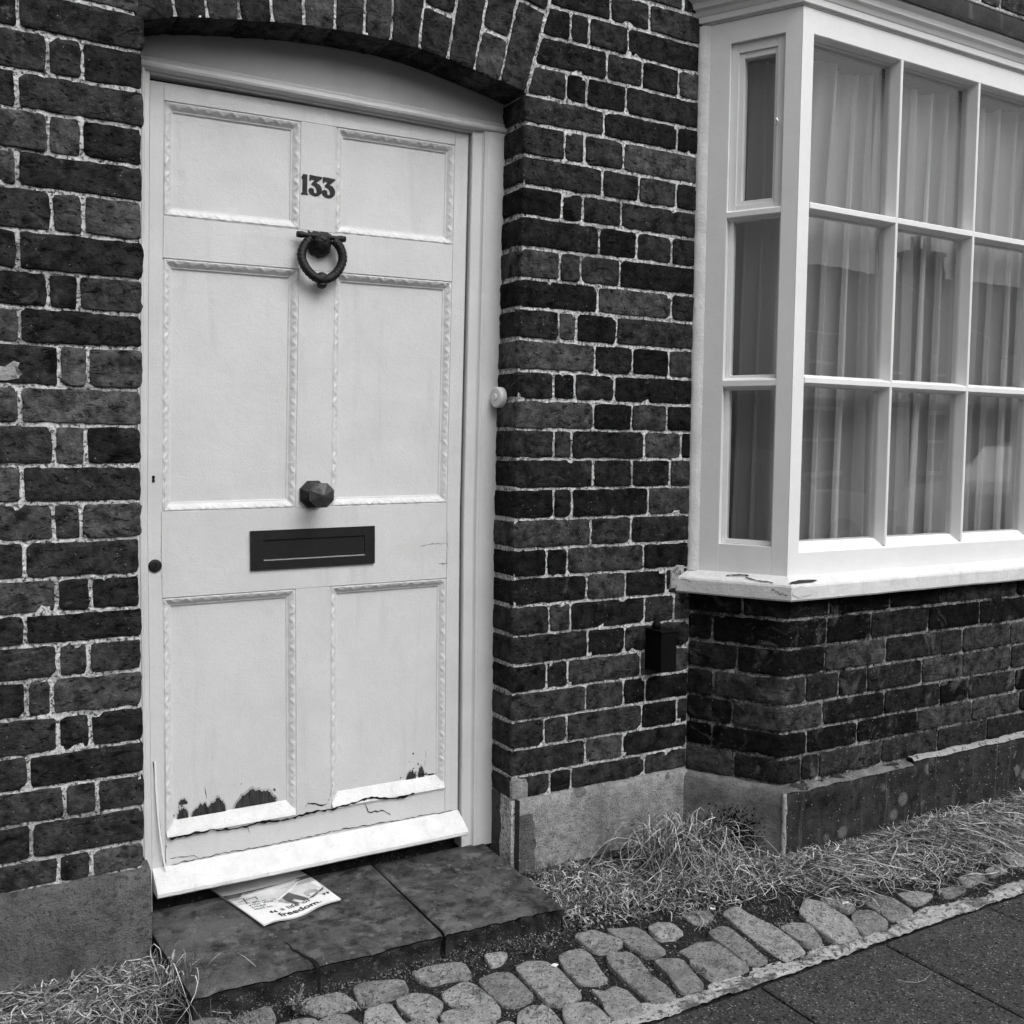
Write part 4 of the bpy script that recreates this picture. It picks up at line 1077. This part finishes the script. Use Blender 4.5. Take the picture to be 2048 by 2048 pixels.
# cobbles
cob_root = MB().add(*grid(lambda u, v: (lerp(-1.4, 4.5, u), lerp(-.70, -.30, v), GZ(lerp(-.70, -.30, v)) - .026), 4, 2)).build('cobble_margin', 'soil'); tag(cob_root, kind='structure')
def cobble(poly, seed):
    n0 = len(poly); cx = sum(p[0] for p in poly) / n0; cy_ = sum(p[1] for p in poly) / n0
    # smooth the outline (Chaikin) then build rings
    P = [Vector((cx + (p[0] - cx) * 1.11, cy_ + (p[1] - cy_) * 1.11)) for p in poly]
    for _ in range(2 if n0 < 6 else 1):
        Q = []
        for a, b in zip(P, P[1:] + P[:1]): Q += [a.lerp(b, .16), a.lerp(b, .84)]
        P = Q
    if sum(a.x * b.y - b.x * a.y for a, b in zip(P, P[1:] + P[:1])) < 0: P.reverse()
    n = len(P); v = []; f = []
    rg = random.Random(seed); tx, ty_ = rg.uniform(-.05, .05), rg.uniform(-.05, .05); hh = rg.uniform(-.003, .004)
    rings = [(1.01, -.035), (1.0, -.0045), (.985, -.0012), (.955, 0), (.84, .0002), (.5, .0006)]
    for sc, dz in rings:
        for p in P:
            x = cx + (p.x - cx) * sc; y = cy_ + (p.y - cy_) * sc
            v.append((x, y, GZ(y) + dz + hh + (x - cx) * tx + (y - cy_) * ty_ + nz(x, y, seed, 40) * .0016 + nz(x, y, seed, 120) * .0012))
    v.append((cx, cy_, GZ(cy_) + .0008 + hh))
    for i in range(len(rings) - 1):
        for j in range(n): f.append((i * n + j, i * n + (j + 1) % n, (i + 1) * n + (j + 1) % n, (i + 1) * n + j))
    k = (len(rings) - 1) * n
    for j in range(n): f.append((k + j, k + (j + 1) % n, len(v) - 1))
    return obj('cobblestone', v, f, 'cobble', cob_root, smooth=True, center=True)
for i, p in enumerate(COB): cobble(p, i + 1)
rg = random.Random(21)
def rcob(x0, x1, y0, y1, s_):
    q = lambda: rg.uniform(-.008, .008)
    cobble([(x0 + q(), y0 + q()), (x1 + q(), y0 + q()), (x1 + q(), y1 + q()), (x0 + q(), y1 + q())], s_)
x = 2.88
while x < 3.9:                                        # to the right
    wdt = rg.uniform(.06, .09); rcob(x, x + wdt, -.68, -.54, int(x * 1000)); rcob(x, x + wdt, -.525, -.40, int(x * 1100)); x += wdt + .016
for yy, h in ((-.70, .08), (-.595, .085), (-.49, .085)):   # below and left of the picture
    x = -.4
    while x < (.98 if yy < -.55 else .66 if yy < -.5 else .66):
        wdt = rg.uniform(.08, .13); rcob(x, x + wdt, yy, yy + h, int(x * 999 - yy * 777)); x += wdt + .018
rcob(.60, .665, -.465, -.40, 77); rcob(.30, .42, -.40, -.33, 78); rcob(.16, .28, -.40, -.33, 79); rcob(.86, .96, -.62, -.545, 80); rcob(.975, 1.05, -.68, -.60, 81); rcob(.70, .76, -.545, -.49, 83)
# rough cement strip between cobbles and pavement
m = MB().add(*grid(lambda u, v: (lerp(-1.5, 4.6, u), lerp(-.742 + nz(u * 110, 5, 1, 1) * .008, -.672 + nz(u * 90, 2, 1, 1) * .014 + nz(u * 25, 2, 4, 1) * .024, v), GZ(-.7) - .001 + nz(u * 300, v * 5, 2, 1) * .005 + nz(u * 60, v * 3, 7, 1) * .006 - .008 * v * v), 900, 14))
tag(m.build('cement_strip', 'grit_mortar', smooth=True), kind='structure')
# paving slabs
pav = MB().add([(-8, -2.78, -.062), (14, -2.78, -.062), (14, -.74, -.062), (-8, -.74, -.062)], [(0, 1, 2, 3)]).build('pavement', 'crack_dark'); tag(pav, kind='structure')
def slab(x0, x1, y0, y1, s_):
    rg2 = random.Random(s_); hz = rg2.uniform(-.002, .002); q = lambda: rg2.uniform(-.0015, .0015)
    x0 += .0035 + q(); x1 -= .0035 + q(); y0 += .0035 + q(); y1 -= .0035 + q(); b = .004
    zt = -.0345 + hz
    lo = [(x0, y0), (x1, y0), (x1, y1), (x0, y1)]
    v = [(a, c_, zt - .05) for a, c_ in lo] + [(a, c_, zt - b) for a, c_ in lo] + [(x0 + b, y0 + b, zt), (x1 - b, y0 + b, zt), (x1 - b, y1 - b, zt), (x0 + b, y1 - b, zt)]
    return obj('paving_slab', v, [(0, 1, 5, 4), (1, 2, 6, 5), (2, 3, 7, 6), (3, 0, 4, 7), (4, 5, 9, 8), (5, 6, 10, 9), (6, 7, 11, 10), (7, 4, 8, 11), (8, 9, 10, 11)], 'paving', pav, center=True)
x = 1.633 - .413 * 8
i = 0
PY = [-.742, -1.352, -1.962, -2.572]
while x < 7:
    off = .205 if False else 0
    ys = [-.742, -.94, -1.55, -2.16, -2.77] if i % 2 == 0 and x > 2.0 else PY + [-2.77]
    for a, b in zip(ys, ys[1:]): slab(x, x + .413, b, a, i * 10 + int(-a * 3))
    x += .413; i += 1
kerb = MB()
for k in range(14): kerb.box(-6 + k * .92, -6 + k * .92 + .912, -2.93, -2.785, -.2, -.036)
tag(kerb.build('kerb', 'kerb_stone', bevel=.006), kind='structure')
tag(MB().box(-90, 120, -9.0, -2.935, -.3, -.145).build('road', 'asphalt'), kind='structure')
tag(MB().box(-90, 120, -11.4, -9.0, -.3, -.03).build('far_pavement', 'paving'), kind='structure')

# ------------------------------------------------------------------ doorstep
step = empty('doorstep', (.9, -.1, 0), 'worn dark stone doorstep with a cracked front edge', 'doorstep')
def step_slab(x0, x1, yf0, yf1, yb=.118, zt=.047, seed=0, x0f=None, x1f=None):
    x0f = x0 if x0f is None else x0f; x1f = x1 if x1f is None else x1f
    def top(u, v):
        yf = lerp(yf0, yf1, u) + nz(u * 9 + seed, 1, 1, 1.5) * .010 + nz(u * 30 + seed, 1, 1, 1) * .004
        y = lerp(yf, yb, v)
        x = lerp(lerp(x0f, x0, v), lerp(x1f, x1, v), u)
        z = zt + .004 * v + nz(x * 4, y * 4, seed, 1) * .0025 + nz(x, y, seed, 26) * .0016 + nz(x, y, seed, 70) * .0008 - (.006 if v == 0 else .0012 if v < .04 else 0)
        e = min(u, 1 - u); z -= .004 if e == 0 else 0
        return (x, y, z)
    v, f = grid(top, 90, 40); a = adopt(obj('slab', v, f, 'stone_step', smooth=True), step)
    # broken front face
    def front(u, v):
        p = top(u, 0); d = .014 * math.sin(v * 2.6) + nz(u * 14 + seed, v * 2, 3, 1) * .014 + nz(u * 44 + seed, v * 5, 3, 1) * .006
        return (p[0], p[1] - .004 + d * (v > .02), lerp(p[2] - .0005, -.07, v))
    m = MB().add(*grid(front, 60, 12))
    for u in (0, 1):
        m.add(*grid(lambda s_, t_: (top(u, s_)[0], top(u, s_)[1], lerp(top(u, s_)[2], -.07, t_)), 12, 3))
    b = m.build('slab_edge', 'stone_step_edge', smooth=True); b.parent = a
    return a
sl1 = step_slab(.428, 1.030, -.312, -.322, seed=1, x0f=.455, x1f=1.030)
ck = [(.690, -.185), (.696, -.205), (.694, -.225), (.703, -.245), (.708, -.268), (.718, -.288), (.722, -.312)]
cv = []
for i, (a, b) in enumerate(ck):
    h_ = .0006 + .0042 * i / 6
    cv += [(a - h_, b, .0505), (a + h_, b, .0505)]
cv += [(.717, -.327, .046), (.727, -.327, .046), (.719, -.330, -.02), (.726, -.330, -.02)]
cr = obj('crack', cv, [(2 * i, 2 * i + 1, 2 * i + 3, 2 * i + 2) for i in range(8)], 'crack_dark'); cr.parent = sl1
step_slab(1.036, 1.372, -.318, -.330, seed=8, x0f=1.040, x1f=1.358, zt=.045)

# ------------------------------------------------------------------ leaflet on the step
FLC = [Vector((.667, -.102)), Vector((.876, -.056)), Vector((.838, .172)), Vector((.607, .172))]
TS = .835
def fl(s_, t_, dz=0.):
    """s across 0..1, t from the front edge back 0..1"""
    p = FLC[0].lerp(FLC[1], s_).lerp(FLC[3].lerp(FLC[2], s_), t_)
    curl = .010 * max(0, s_ - .55) ** 2 * 4 * (1 - t_) + .005 * math.sin(s_ * 9 + 1) * (1 - t_) ** 3 + .0025 * math.sin(s_ * 5 + t_ * 4)
    return (p.x, p.y, .0555 + curl + dz)
leaf = empty('leaflet', (.75, 0, .05), 'printed charity leaflet lying on the doorstep, half under the door', 'leaflet')
v, f = grid(lambda s_, t_: fl(s_, t_), 30, 24)
adopt(obj('page', v, f, 'paper', smooth=True), leaf)
adopt(obj('back_page', [(a, b, c_ - .0025 - .002 * abs(nz(a * 20, b * 9, 1, 1))) for a, b, c_ in v], f, 'paper', smooth=True), leaf)
LW, LD = .214, .235
def printed(pts, mat, dz=.0005, name='print'):
    """pts in (s, t); fan filled over the curved page"""
    pts = [(p[0], p[1] if p[1] < .3 else .3 + (p[1] - .3) * .86) for p in pts]
    bm = bmesh.new(); ff = bm.faces.new([bm.verts.new((p[0], p[1], 0)) for p in pts])
    ff.normal_update(); bmesh.ops.triangulate(bm, faces=[ff])
    for _ in range(3): bmesh.ops.subdivide_edges(bm, edges=[e for e in bm.edges if e.calc_length() > .06], cuts=1)
    me = bpy.data.meshes.new(name)
    for vv in bm.verts: vv.co = fl(vv.co.x, min(1, vv.co.y * TS), dz)
    bm.to_mesh(me); bm.free(); return adopt(link(name, me, mat), leaf)
def words(body, s0, t0, size, mat='print_black', bold=.0, name='lettering'):
    cu = bpy.data.curves.new('t', 'FONT'); cu.body = body; cu.size = size; cu.offset = bold; cu.resolution_u = 3
    to = bpy.data.objects.new('t', cu); COL.objects.link(to)
    bpy.context.view_layer.update()
    me = bpy.data.meshes.new_from_object(to.evaluated_get(bpy.context.evaluated_depsgraph_get()))
    bpy.data.objects.remove(to); bpy.data.curves.remove(cu)
    for vv in me.vertices: vv.co = fl(s0 + vv.co.x / LW, (t0 + vv.co.y / LD) * TS, .0009)
    me.materials.clear(); return adopt(link(name, me, mat), leaf)
printed([(0, .62), (.30, .60), (.42, .46), (.62, .22), (.80, .30), (1, .26), (1, 1), (0, 1)], 'print_light', .0004)
printed([(0, .78), (.25, .80), (.42, .80), (.5, .72), (.62, .80), (1, .74), (1, .86), (0, .9)], 'print_mid', .0006)
printed([(0, .86), (.3, .88), (.36, .78), (.55, .80), (.70, .90), (1, .88), (1, 1), (0, 1)], 'print_dark', .0008)
for a, b in (((.05, .70), (.33, .80)), ((.12, .64), (.15, .80)), ((.27, .68), (.29, .86))):
    d = Vector(b) - Vector(a); nn = Vector((-d.y, d.x)).normalized() * .008
    printed([tuple(Vector(a) + nn), tuple(Vector(a) - nn), tuple(Vector(b) - nn), tuple(Vector(b) + nn)], 'print_dark', .0010)
printed([(.52, .66), (.62, .68), (.70, .40), (.72, .30), (.66, .27), (.60, .42), (.56, .40), (.60, .26), (.54, .27), (.50, .44)], 'print_dark', .0012)      # figure: trousers
printed([(.53, .66), (.63, .68), (.66, .80), (.62, .88), (.55, .86), (.50, .76)], 'print_light', .0012)
printed([(.555, .87), (.615, .88), (.62, .95), (.57, .96), (.54, .92)], 'print_dark', .0013)
printed([(.40, .62), (.52, .62), (.58, .36), (.50, .34), (.44, .46)], 'print_mid', .0009)
printed([(.74, .50), (.84, .54), (.90, .48), (.90, .36), (.86, .34), (.85, .42), (.78, .42), (.77, .34), (.74, .36)], 'print_mid', .0012)     # dog
printed([(.72, .29), (.95, .44), (.99, .47), (.96, .40), (.78, .28)], 'print_dark', .0010)
words('A gift in', .10, .555, .0165); words('your Will', .10, .490, .0165); words('could', .10, .425, .0165); words('lead to...', .10, .360, .0165)
words('\u201c', .20, .115, .046, bold=.0012); words('a life of', .335, .215, .0275, bold=.0002); words('freedom.', .255, .075, .0310, bold=.0008); words('\u201d', .885, .150, .046, bold=.0012)

# ------------------------------------------------------------------ dry grass and weeds
def blade(m, p, d, L, h, w_, droop, rg, seg=9):
    """dry stem: rises from p, wanders and lies down again"""
    k = len(m.v); ang = math.atan2(d.y, d.x); turn = rg.gauss(0, .4); q = Vector(p); st = L / seg
    zt = 0
    for i in range(seg + 1):
        t = i / seg
        if t < droop: zt = h * math.sin(t / droop * math.pi * .5)
        else: zt = h * (1 - ((t - droop) / (1 - droop)) ** 1.6)
        turn += rg.gauss(0, .32); ang += turn * .55
        side = Vector((-math.sin(ang), math.cos(ang), 0))
        zz_ = max(p.z + zt + rg.uniform(-.001, .001), GZ(q.y) - .004 + (rg.random() ** 2) * .012)
        ww = w_ * (1 - .6 * t)
        s2 = (side + Vector((0, 0, rg.uniform(-.7, .7)))).normalized() * ww
        c_ = Vector((q.x, q.y, zz_))
        m.v += [tuple(c_ - s2), tuple(c_ + s2)]
        q += Vector((math.cos(ang), math.sin(ang), 0)) * st
    for i in range(seg): m.f.append((k + 2 * i, k + 2 * i + 2, k + 2 * i + 3, k + 2 * i + 1))
def tufts(name, label, spots, seed, mat='straw'):
    rg = random.Random(seed); m = MB()
    for (x0, y0, n, rad, Lm, hm, dirx, diry, spread) in spots:
        for _ in range(n):
            a = rg.uniform(0, 6.28); r_ = rad * rg.random() ** .5
            p = Vector((x0 + math.cos(a) * r_, y0 + math.sin(a) * r_, 0)); p.z = GZ(p.y) - .004
            d = Vector((dirx + rg.gauss(0, spread), diry + rg.gauss(0, spread), 0))
            if d.length < .05: d = Vector((0, -1, 0))
            d.normalize()
            blade(m, p, d, Lm * rg.uniform(.35, 1.25), hm * rg.uniform(.25, 1.2), rg.uniform(.0007, .0020) * (1 if rg.random() < .8 else 1.5), rg.uniform(.3, .6), rg)
    o = m.build(name, mat); tag(o, label, 'dry grass', kind='stuff'); return o
sp = []
rg = random.Random(31)
for i in range(9): sp.append((1.86 + rg.uniform(-.05, .16), -.10 + rg.uniform(-.05, .03), 60, .055, .26, .095, rg.uniform(-.8, .6), -.6, 1.3))
for i in range(26): sp.append((1.50 + rg.uniform(0, .62), -.10 - rg.uniform(0, .20), 34, .05, .13, .022, 0, -.3, 2.2))
for i in range(34): sp.append((1.36 + rg.uniform(0, .24), -.06 - rg.uniform(0, .27), 20, .03, .07, .022, 0, -.4, 1.2))
for i in range(40): sp.append((1.55 + rg.uniform(0, .55), -.28 - rg.uniform(0, .16), 9, .04, .09, .016, .2, -.6, 2.0))
for i in range(12): sp.append((1.9 + rg.uniform(0, .25), -.25 - rg.uniform(0, .12), 26, .04, .14, .035, .2, -.6, 1.1))
tufts('dry_grass', 'tangled dry grass heaped in the corner between pier and bay', sp, 1)
sp = []
for i in range(80):
    x = 2.14 + 1.65 * (i / 80) + rg.uniform(-.02, .02); big = .6 + .6 * abs(math.sin(x * 5.1)) + .2 * (x > 2.6)
    sp.append((x, YB - OFF - .03 - rg.uniform(0, .05), int(40 * big), .045, .22 * big, .028 * big, rg.uniform(.0, 1.2), -.35, 2.0))
for i in range(110):
    x = 2.05 + 1.75 * rg.random(); sp.append((x, -.36 - rg.uniform(0, .20), 16, .04, .16, .012, rg.uniform(.3, 1.2), -.3, 2.0))
tufts('dry_grass', 'long strip of matted dry grass along the foot of the bay', sp, 2)
sp = []
for i in range(34): sp.append((-.2 + .62 * rg.random(), -.06 - rg.uniform(0, .10), 40, .05, .24, .020, rg.uniform(-.7, 1.0), -.3, 2.2))
for i in range(4): sp.append((.42 + rg.uniform(-.03, .03), -.17 + rg.uniform(-.03, .03), 16, .02, .16, .09, rg.uniform(-.2, .9), -.5, .6))
for i in range(16): sp.append((-.1 + .5 * rg.random(), -.18 - rg.uniform(0, .12), 40, .04, .12, .03, rg.uniform(-.5, .6), -.6, .8))
tufts('dry_grass', 'straw-like dry grass below the left plinth at the doorstep', sp, 3)
sp = []
for i in range(60):
    x = .5 + 2.2 * rg.random(); sp.append((x, -.34 - rg.uniform(0, .32), 7, .02, .035, .010, 0, -.2, 2.0))
tufts('dry_grass', 'short sparse dead grass sprouting from the joints between the cobbles', sp, 8, 'straw_dark')
# low litter, moss and small leaves between the stones
def litter(name, label, n, area, seed, mat='leaf_bits', size=(.002, .006), lift=.004, zf=None):
    rg = random.Random(seed); m = MB(); c_ = 0
    while c_ < n:
        x, y = area(rg)
        z = (zf(x, y) if zf else GZ(y) - .009) + rg.uniform(0, lift)
        r_ = rg.uniform(*size); a = rg.uniform(0, 6.28)
        d = Vector((math.cos(a), math.sin(a), rg.uniform(-.4, .9))).normalized(); sd = Vector((-d.y, d.x, rg.uniform(-.3, .3))).normalized()
        p = Vector((x, y, z)); m.add([p - d * r_, p + sd * r_ * .38, p + d * r_, p - sd * r_ * .38 + Vector((0, 0, r_ * .3))], [(0, 1, 2, 3)])
        c_ += 1
    o = m.build(name, mat); tag(o, label, 'litter', kind='stuff'); return o
litter('leaf_litter', 'small dead leaves and moss between the cobbles', 16000, lambda r_: (r_.uniform(.3, 3.2), r_.uniform(-.70, -.31)), 4, size=(.0012, .0045), lift=.007)
litter('grass_litter', 'short dead stems and leaf scraps at the foot of the pier', 5000, lambda r_: (1.38 + r_.random() * .8, -.04 - .33 * r_.random() ** 1.1), 5, size=(.003, .011), lift=.016)
litter('moss_strip', 'fine grit and moss along the front of the doorstep', 4500, lambda r_: (r_.uniform(.44, 1.42), -.30 - r_.random() ** 2 * .06), 6, size=(.0012, .0035), lift=.012, zf=lambda x, y: GZ(y) - .008)
def weed(name, label, x, y, n, h, seed, z=None):
    rg = random.Random(seed); m = MB(); lv = MB(); z = GZ(y) - .01 if z is None else z
    for _ in range(n):
        a = rg.uniform(0, 6.28); L = h * rg.uniform(.5, 1.1); out = rg.uniform(.2, .9)
        pts = [Vector((x + math.cos(a) * L * out * t * t, y + math.sin(a) * L * out * t * t, z + L * t)) for t in (0, .3, .6, 1)]
        m.tube(pts, [.0012, .001, .0009, .0005], 4)
        for q in pts[1:]:
            for _k in range(5):
                b = rg.uniform(0, 6.28); r_ = rg.uniform(.003, .008); d = Vector((math.cos(b), math.sin(b), rg.uniform(-.2, .8))).normalized(); sd = Vector((-d.y, d.x, 0)).normalized()
                lv.add([q, q + d * r_ * .5 + sd * r_ * .35, q + d * r_, q + d * r_ * .5 - sd * r_ * .35], [(0, 1, 2, 3)])
    e = empty(name, (x, y, z), label, 'weed')
    adopt(m.build('stem', 'straw_dark'), e); adopt(lv.build('leaf_cluster', 'leaf_bits'), e); return e
weed('weed', 'small scrubby weed growing against the front of the doorstep', .655, -.375, 26, .05, 1)
weed('weed', 'little leafy weed at the dark end of the pier plinth', 1.43, -.085, 24, .055, 2)
weed('weed', 'wiry weed between the cobbles below the right end of the step', 1.27, -.40, 18, .03, 3)
# twig, pale scraps
m = MB().tube([(1.919, -.888, -.029), (1.931, -.906, -.028), (1.949, -.919, -.029), (1.975, -.922, -.028), (2.005, -.914, -.026)], [.0008, .0011, .0012, .001, .0006], 5)
m.tube([(1.958, -.921, -.029), (1.962, -.912, -.022)], [.001, .0005], 4)
tag(m.build('twig', 'straw'), 'thin pale twig lying on the dark paving slab', 'twig')
def scrap(x, y, r_, label, seed):
    rg = random.Random(seed); n = 7; z = GZ(y) + .004 if y > -.735 else -.031
    v = [(x + math.cos(i * .9) * r_ * rg.uniform(.5, 1.2), y + math.sin(i * .9) * r_ * .6 * rg.uniform(.5, 1.2), z + rg.uniform(0, .004)) for i in range(n)]
    v += [(a, b, c_ - .002) for a, b, c_ in v]
    f = [tuple(range(n)), tuple(range(2 * n - 1, n - 1, -1))] + [(i, n + i, n + (i + 1) % n, (i + 1) % n) for i in range(n)]
    tag(obj('paper_scrap', v, f, 'paper', center=True), label, 'scrap')
scrap(2.112, -.565, .014, 'torn white scrap on the right-hand cobbles', 1)
scrap(1.246, -.470, .010, 'pale scrap wedged between cobbles below the step corner', 2)
scrap(.30, -.26, .012, 'pale scrap caught in the grass at lower left', 3)
scrap(1.765, -.43, .010, 'pale crumpled scrap among weeds above the long cobble', 4)

# ------------------------------------------------------------------ the other side of the street, seen only in the glass
def opp(x0, x1, yf, eave, ridge, depth, mat, label, wins, door_x, chim, gable=False, roofmat='opp_roof'):
    e = empty('terraced_house', ((x0 + x1) / 2, yf, 0), label, 'house', 'houses across the street')
    yb = yf - depth; ym = (yf + yb) / 2; xm = (x0 + x1) / 2
    if gable:
        v = [(x0, yf, -.05), (x1, yf, -.05), (x1, yf, eave), (xm, yf, ridge), (x0, yf, eave), (x0, yb, -.05), (x1, yb, -.05), (x1, yb, eave), (xm, yb, ridge), (x0, yb, eave)]
        f = [(0, 4, 3, 2, 1), (5, 6, 7, 8, 9), (0, 5, 9, 4), (1, 2, 7, 6)]
        rf = [(x0 - .2, yf + .2, eave - .12), (xm, yf + .2, ridge + .12), (xm, yb, ridge + .12), (x0 - .2, yb, eave - .12), (x1 + .2, yf + .2, eave - .12), (x1 + .2, yb, eave - .12)]
        rfaces = [(0, 1, 2, 3), (1, 4, 5, 2)]
    else:
        v = [(x0, yf, -.05), (x1, yf, -.05), (x1, yf, eave), (x0, yf, eave), (x0, yb, -.05), (x1, yb, -.05), (x1, yb, eave), (x0, yb, eave), (x0, ym, ridge), (x1, ym, ridge)]
        f = [(0, 3, 2, 1), (4, 5, 6, 7), (0, 4, 7, 8, 3), (1, 2, 9, 6, 5)]
        rf = [(x0 - .05, yf + .25, eave - .12), (x1 + .05, yf + .25, eave - .12), (x1 + .05, ym, ridge + .06), (x0 - .05, ym, ridge + .06), (x1 + .05, yb - .2, eave - .1), (x0 - .05, yb - .2, eave - .1)]
        rfaces = [(0, 1, 2, 3), (3, 2, 4, 5)]
    adopt(obj('wall', v, f, mat), e)
    ro = MB().add(rf, rfaces).add([(a, b, c_ - .1) for a, b, c_ in rf], [t[::-1] for t in rfaces]).build('roof', roofmat); adopt(ro, e)
    for cx, ct in chim:
        c_ = MB().box(cx - .40, cx + .40, ym - .3, ym + .3, ridge - .8, ct).box(cx - .46, cx + .46, ym - .36, ym + .36, ct, ct + .1)
        for k in (-.2, .2): c_.lathe((cx + k, ym, ct + .1), (0, 0, 1), [(0, .11), (.3, .09), (.36, .10)], 8)
        o = c_.build('chimney', 'opp_brick'); o.parent = ro
    for wx_, z0, ww, hh in wins:
        fm = MB(); a, b = wx_ - ww / 2, wx_ + ww / 2
        fm.box(a, a + .08, yf, yf + .06, z0, z0 + hh).box(b - .08, b, yf, yf + .06, z0, z0 + hh).box(a, b, yf, yf + .061, z0 + hh - .08, z0 + hh).box(a - .06, b + .06, yf, yf + .1, z0 - .09, z0).box(a, b, yf, yf + .058, z0 + hh / 2 - .03, z0 + hh / 2 + .03).box(wx_ - .02, wx_ + .02, yf, yf + .05, z0, z0 + hh)
        o = adopt(fm.build('window', 'opp_white'), e)
        p = MB().add([(a, yf + .02, z0), (b, yf + .02, z0), (b, yf + .02, z0 + hh), (a, yf + .02, z0 + hh)], [(0, 1, 2, 3)]).build('pane', 'opp_glass'); p.parent = o
    d = MB().box(door_x - .45, door_x + .45, yf, yf + .05, -.03, 2.0).build('door', 'opp_white'); adopt(d, e)
YF = -11.6
opp(-16, -7, YF, 4.4, 6.4, 6, 'opp_brick', 'brick house across the street, out of the picture to the far left', [(-14, 2.9, 1.1, 1.2), (-9.5, 2.9, 1.1, 1.2), (-14, .9, 1.2, 1.4)], -11, [(-8, 7.3)])
opp(-7, 2, YF, 4.2, 6.2, 6, 'opp_render', 'pale rendered house across the street, facing the front door', [(-5, 2.8, 1.1, 1.2), (0, 2.8, 1.1, 1.2), (-5, .9, 1.3, 1.4)], -1.5, [(1.2, 7.1)])
opp(2, 10, YF, 3.9, 5.6, 6, 'opp_brick', 'long brick house across the street, opposite the bay', [(4, 2.6, 1.1, 1.15), (8, 2.6, 1.1, 1.15), (4, .9, 1.3, 1.3)], 6.4, [(3, 6.4)])
opp(10, 19.6, YF, 3.3, 5.15, 5.4, 'opp_brick', 'low brick house across the street, mirrored in the left front panes', [(12.0, 2.2, 1.0, 1.0), (14.5, 2.2, .9, 1.15), (16.4, 2.2, .9, 1.0), (18.2, 2.2, .9, 1.0), (12.0, .7, 1.2, 1.2), (14.4, .75, 1.0, 1.2), (18.0, .75, 1.2, 1.2)], 16.3, [])
opp(19.6, 33, YF, 3.4, 5.25, 5.4, 'opp_render', 'pale low house across the street with one broad chimney, mirrored in the right-hand panes', [(23.5, .9, 1.2, 1.3), (27.5, .9, 1.2, 1.3), (23.5, 2.35, 1, .9)], 25.6, [(20.7, 5.75)])
def car(x, y, mat, label, L=4.1, H=1.46, flip=1):
    e = empty('parked_car', (x, y, -.15), label, 'car', 'cars parked across the street')
    W2 = .86
    low = [(-.5, .32), (-.5, .62), (-.485, .78), (-.30, .90), (.30, .92), (.47, .82), (.5, .60), (.5, .30)]
    top = [(-.455, .86), (-.33, 1.33), (-.24, 1.43), (.02, 1.46), (.13, 1.40), (.29, .90)]
    def sk(p, wd): return [(x + flip * p[0] * L, y + sgn * wd, -.15 + p[1] * H / 1.46) for sgn in (1,)]
    def loft(prof, ws):
        m = MB(); n = len(prof)
        for wd, inset in ws:
            for p in prof:
                px = p[0] * (1 - inset); pz = p[1] - inset * .3 * (p[1] > .9)
                m.v.append((x + flip * px * L, y + wd, -.15 + pz * H / 1.46))
        for i in range(len(ws) - 1):
            for j in range(n): m.f.append((i * n + j, i * n + (j + 1) % n, (i + 1) * n + (j + 1) % n, (i + 1) * n + j))
        m.f.append(tuple(range(n))[::-1]); m.f.append(tuple((len(ws) - 1) * n + j for j in range(n)))
        return m
    b = adopt(loft(low, [(-W2, .03), (-W2 * .9, 0), (W2 * .9, 0), (W2, .03)]).build('body', mat, smooth=False, bevel=.03), e)
    adopt(loft(top, [(-W2 * .78, .05), (-W2 * .68, 0), (W2 * .68, 0), (W2 * .78, .05)]).build('cabin', mat, bevel=.03), e)
    for sgn in (1, -1):
        for a0, a1 in ((-.40, -.09), (-.07, .21)):
            v = [(a0 + .02, .93), (a1 + (.03 if a1 > 0 else 0), .93), (a1 - (.10 if a1 > 0 else 0), 1.36), (a0 + (.07 if a0 < -.2 else 0), 1.36)]
            o = MB().add([(x + flip * p[0] * L, y + sgn * (W2 * .79 - (p[1] - .93) * .02), -.15 + p[1] * H / 1.46) for p in v], [(0, 1, 2, 3)]).build('side_window', 'opp_glass'); adopt(o, e)
        for wx_ in (-.31, .31):
            o = MB().lathe((x + flip * wx_ * L, y + sgn * (W2 - .16), .16), (0, sgn, 0), [(0, .31), (.16, .31), (.18, .28)], 20).build('wheel', 'tyre'); adopt(o, e)
            h_ = MB().lathe((x + flip * wx_ * L, y + sgn * (W2 + .005), .16), (0, sgn, 0), [(0, .19), (.02, .18)], 14).build('rim', 'hub'); h_.parent = o
        adopt(MB().box(x + flip * .455 * L - .05, x + flip * .455 * L + .05, y + sgn * .62 - .12, y + sgn * .62 + .12, .42, .56).build('headlight', 'opp_white', bevel=.02), e)
car(7.1, -6.4, 'car_white', 'white hatchback across the street, mirrored in the lowest left front pane', flip=1)
car(13.2, -6.3, 'car_silver', 'silver car across the street, mirrored in the lower right-hand panes', flip=-1)
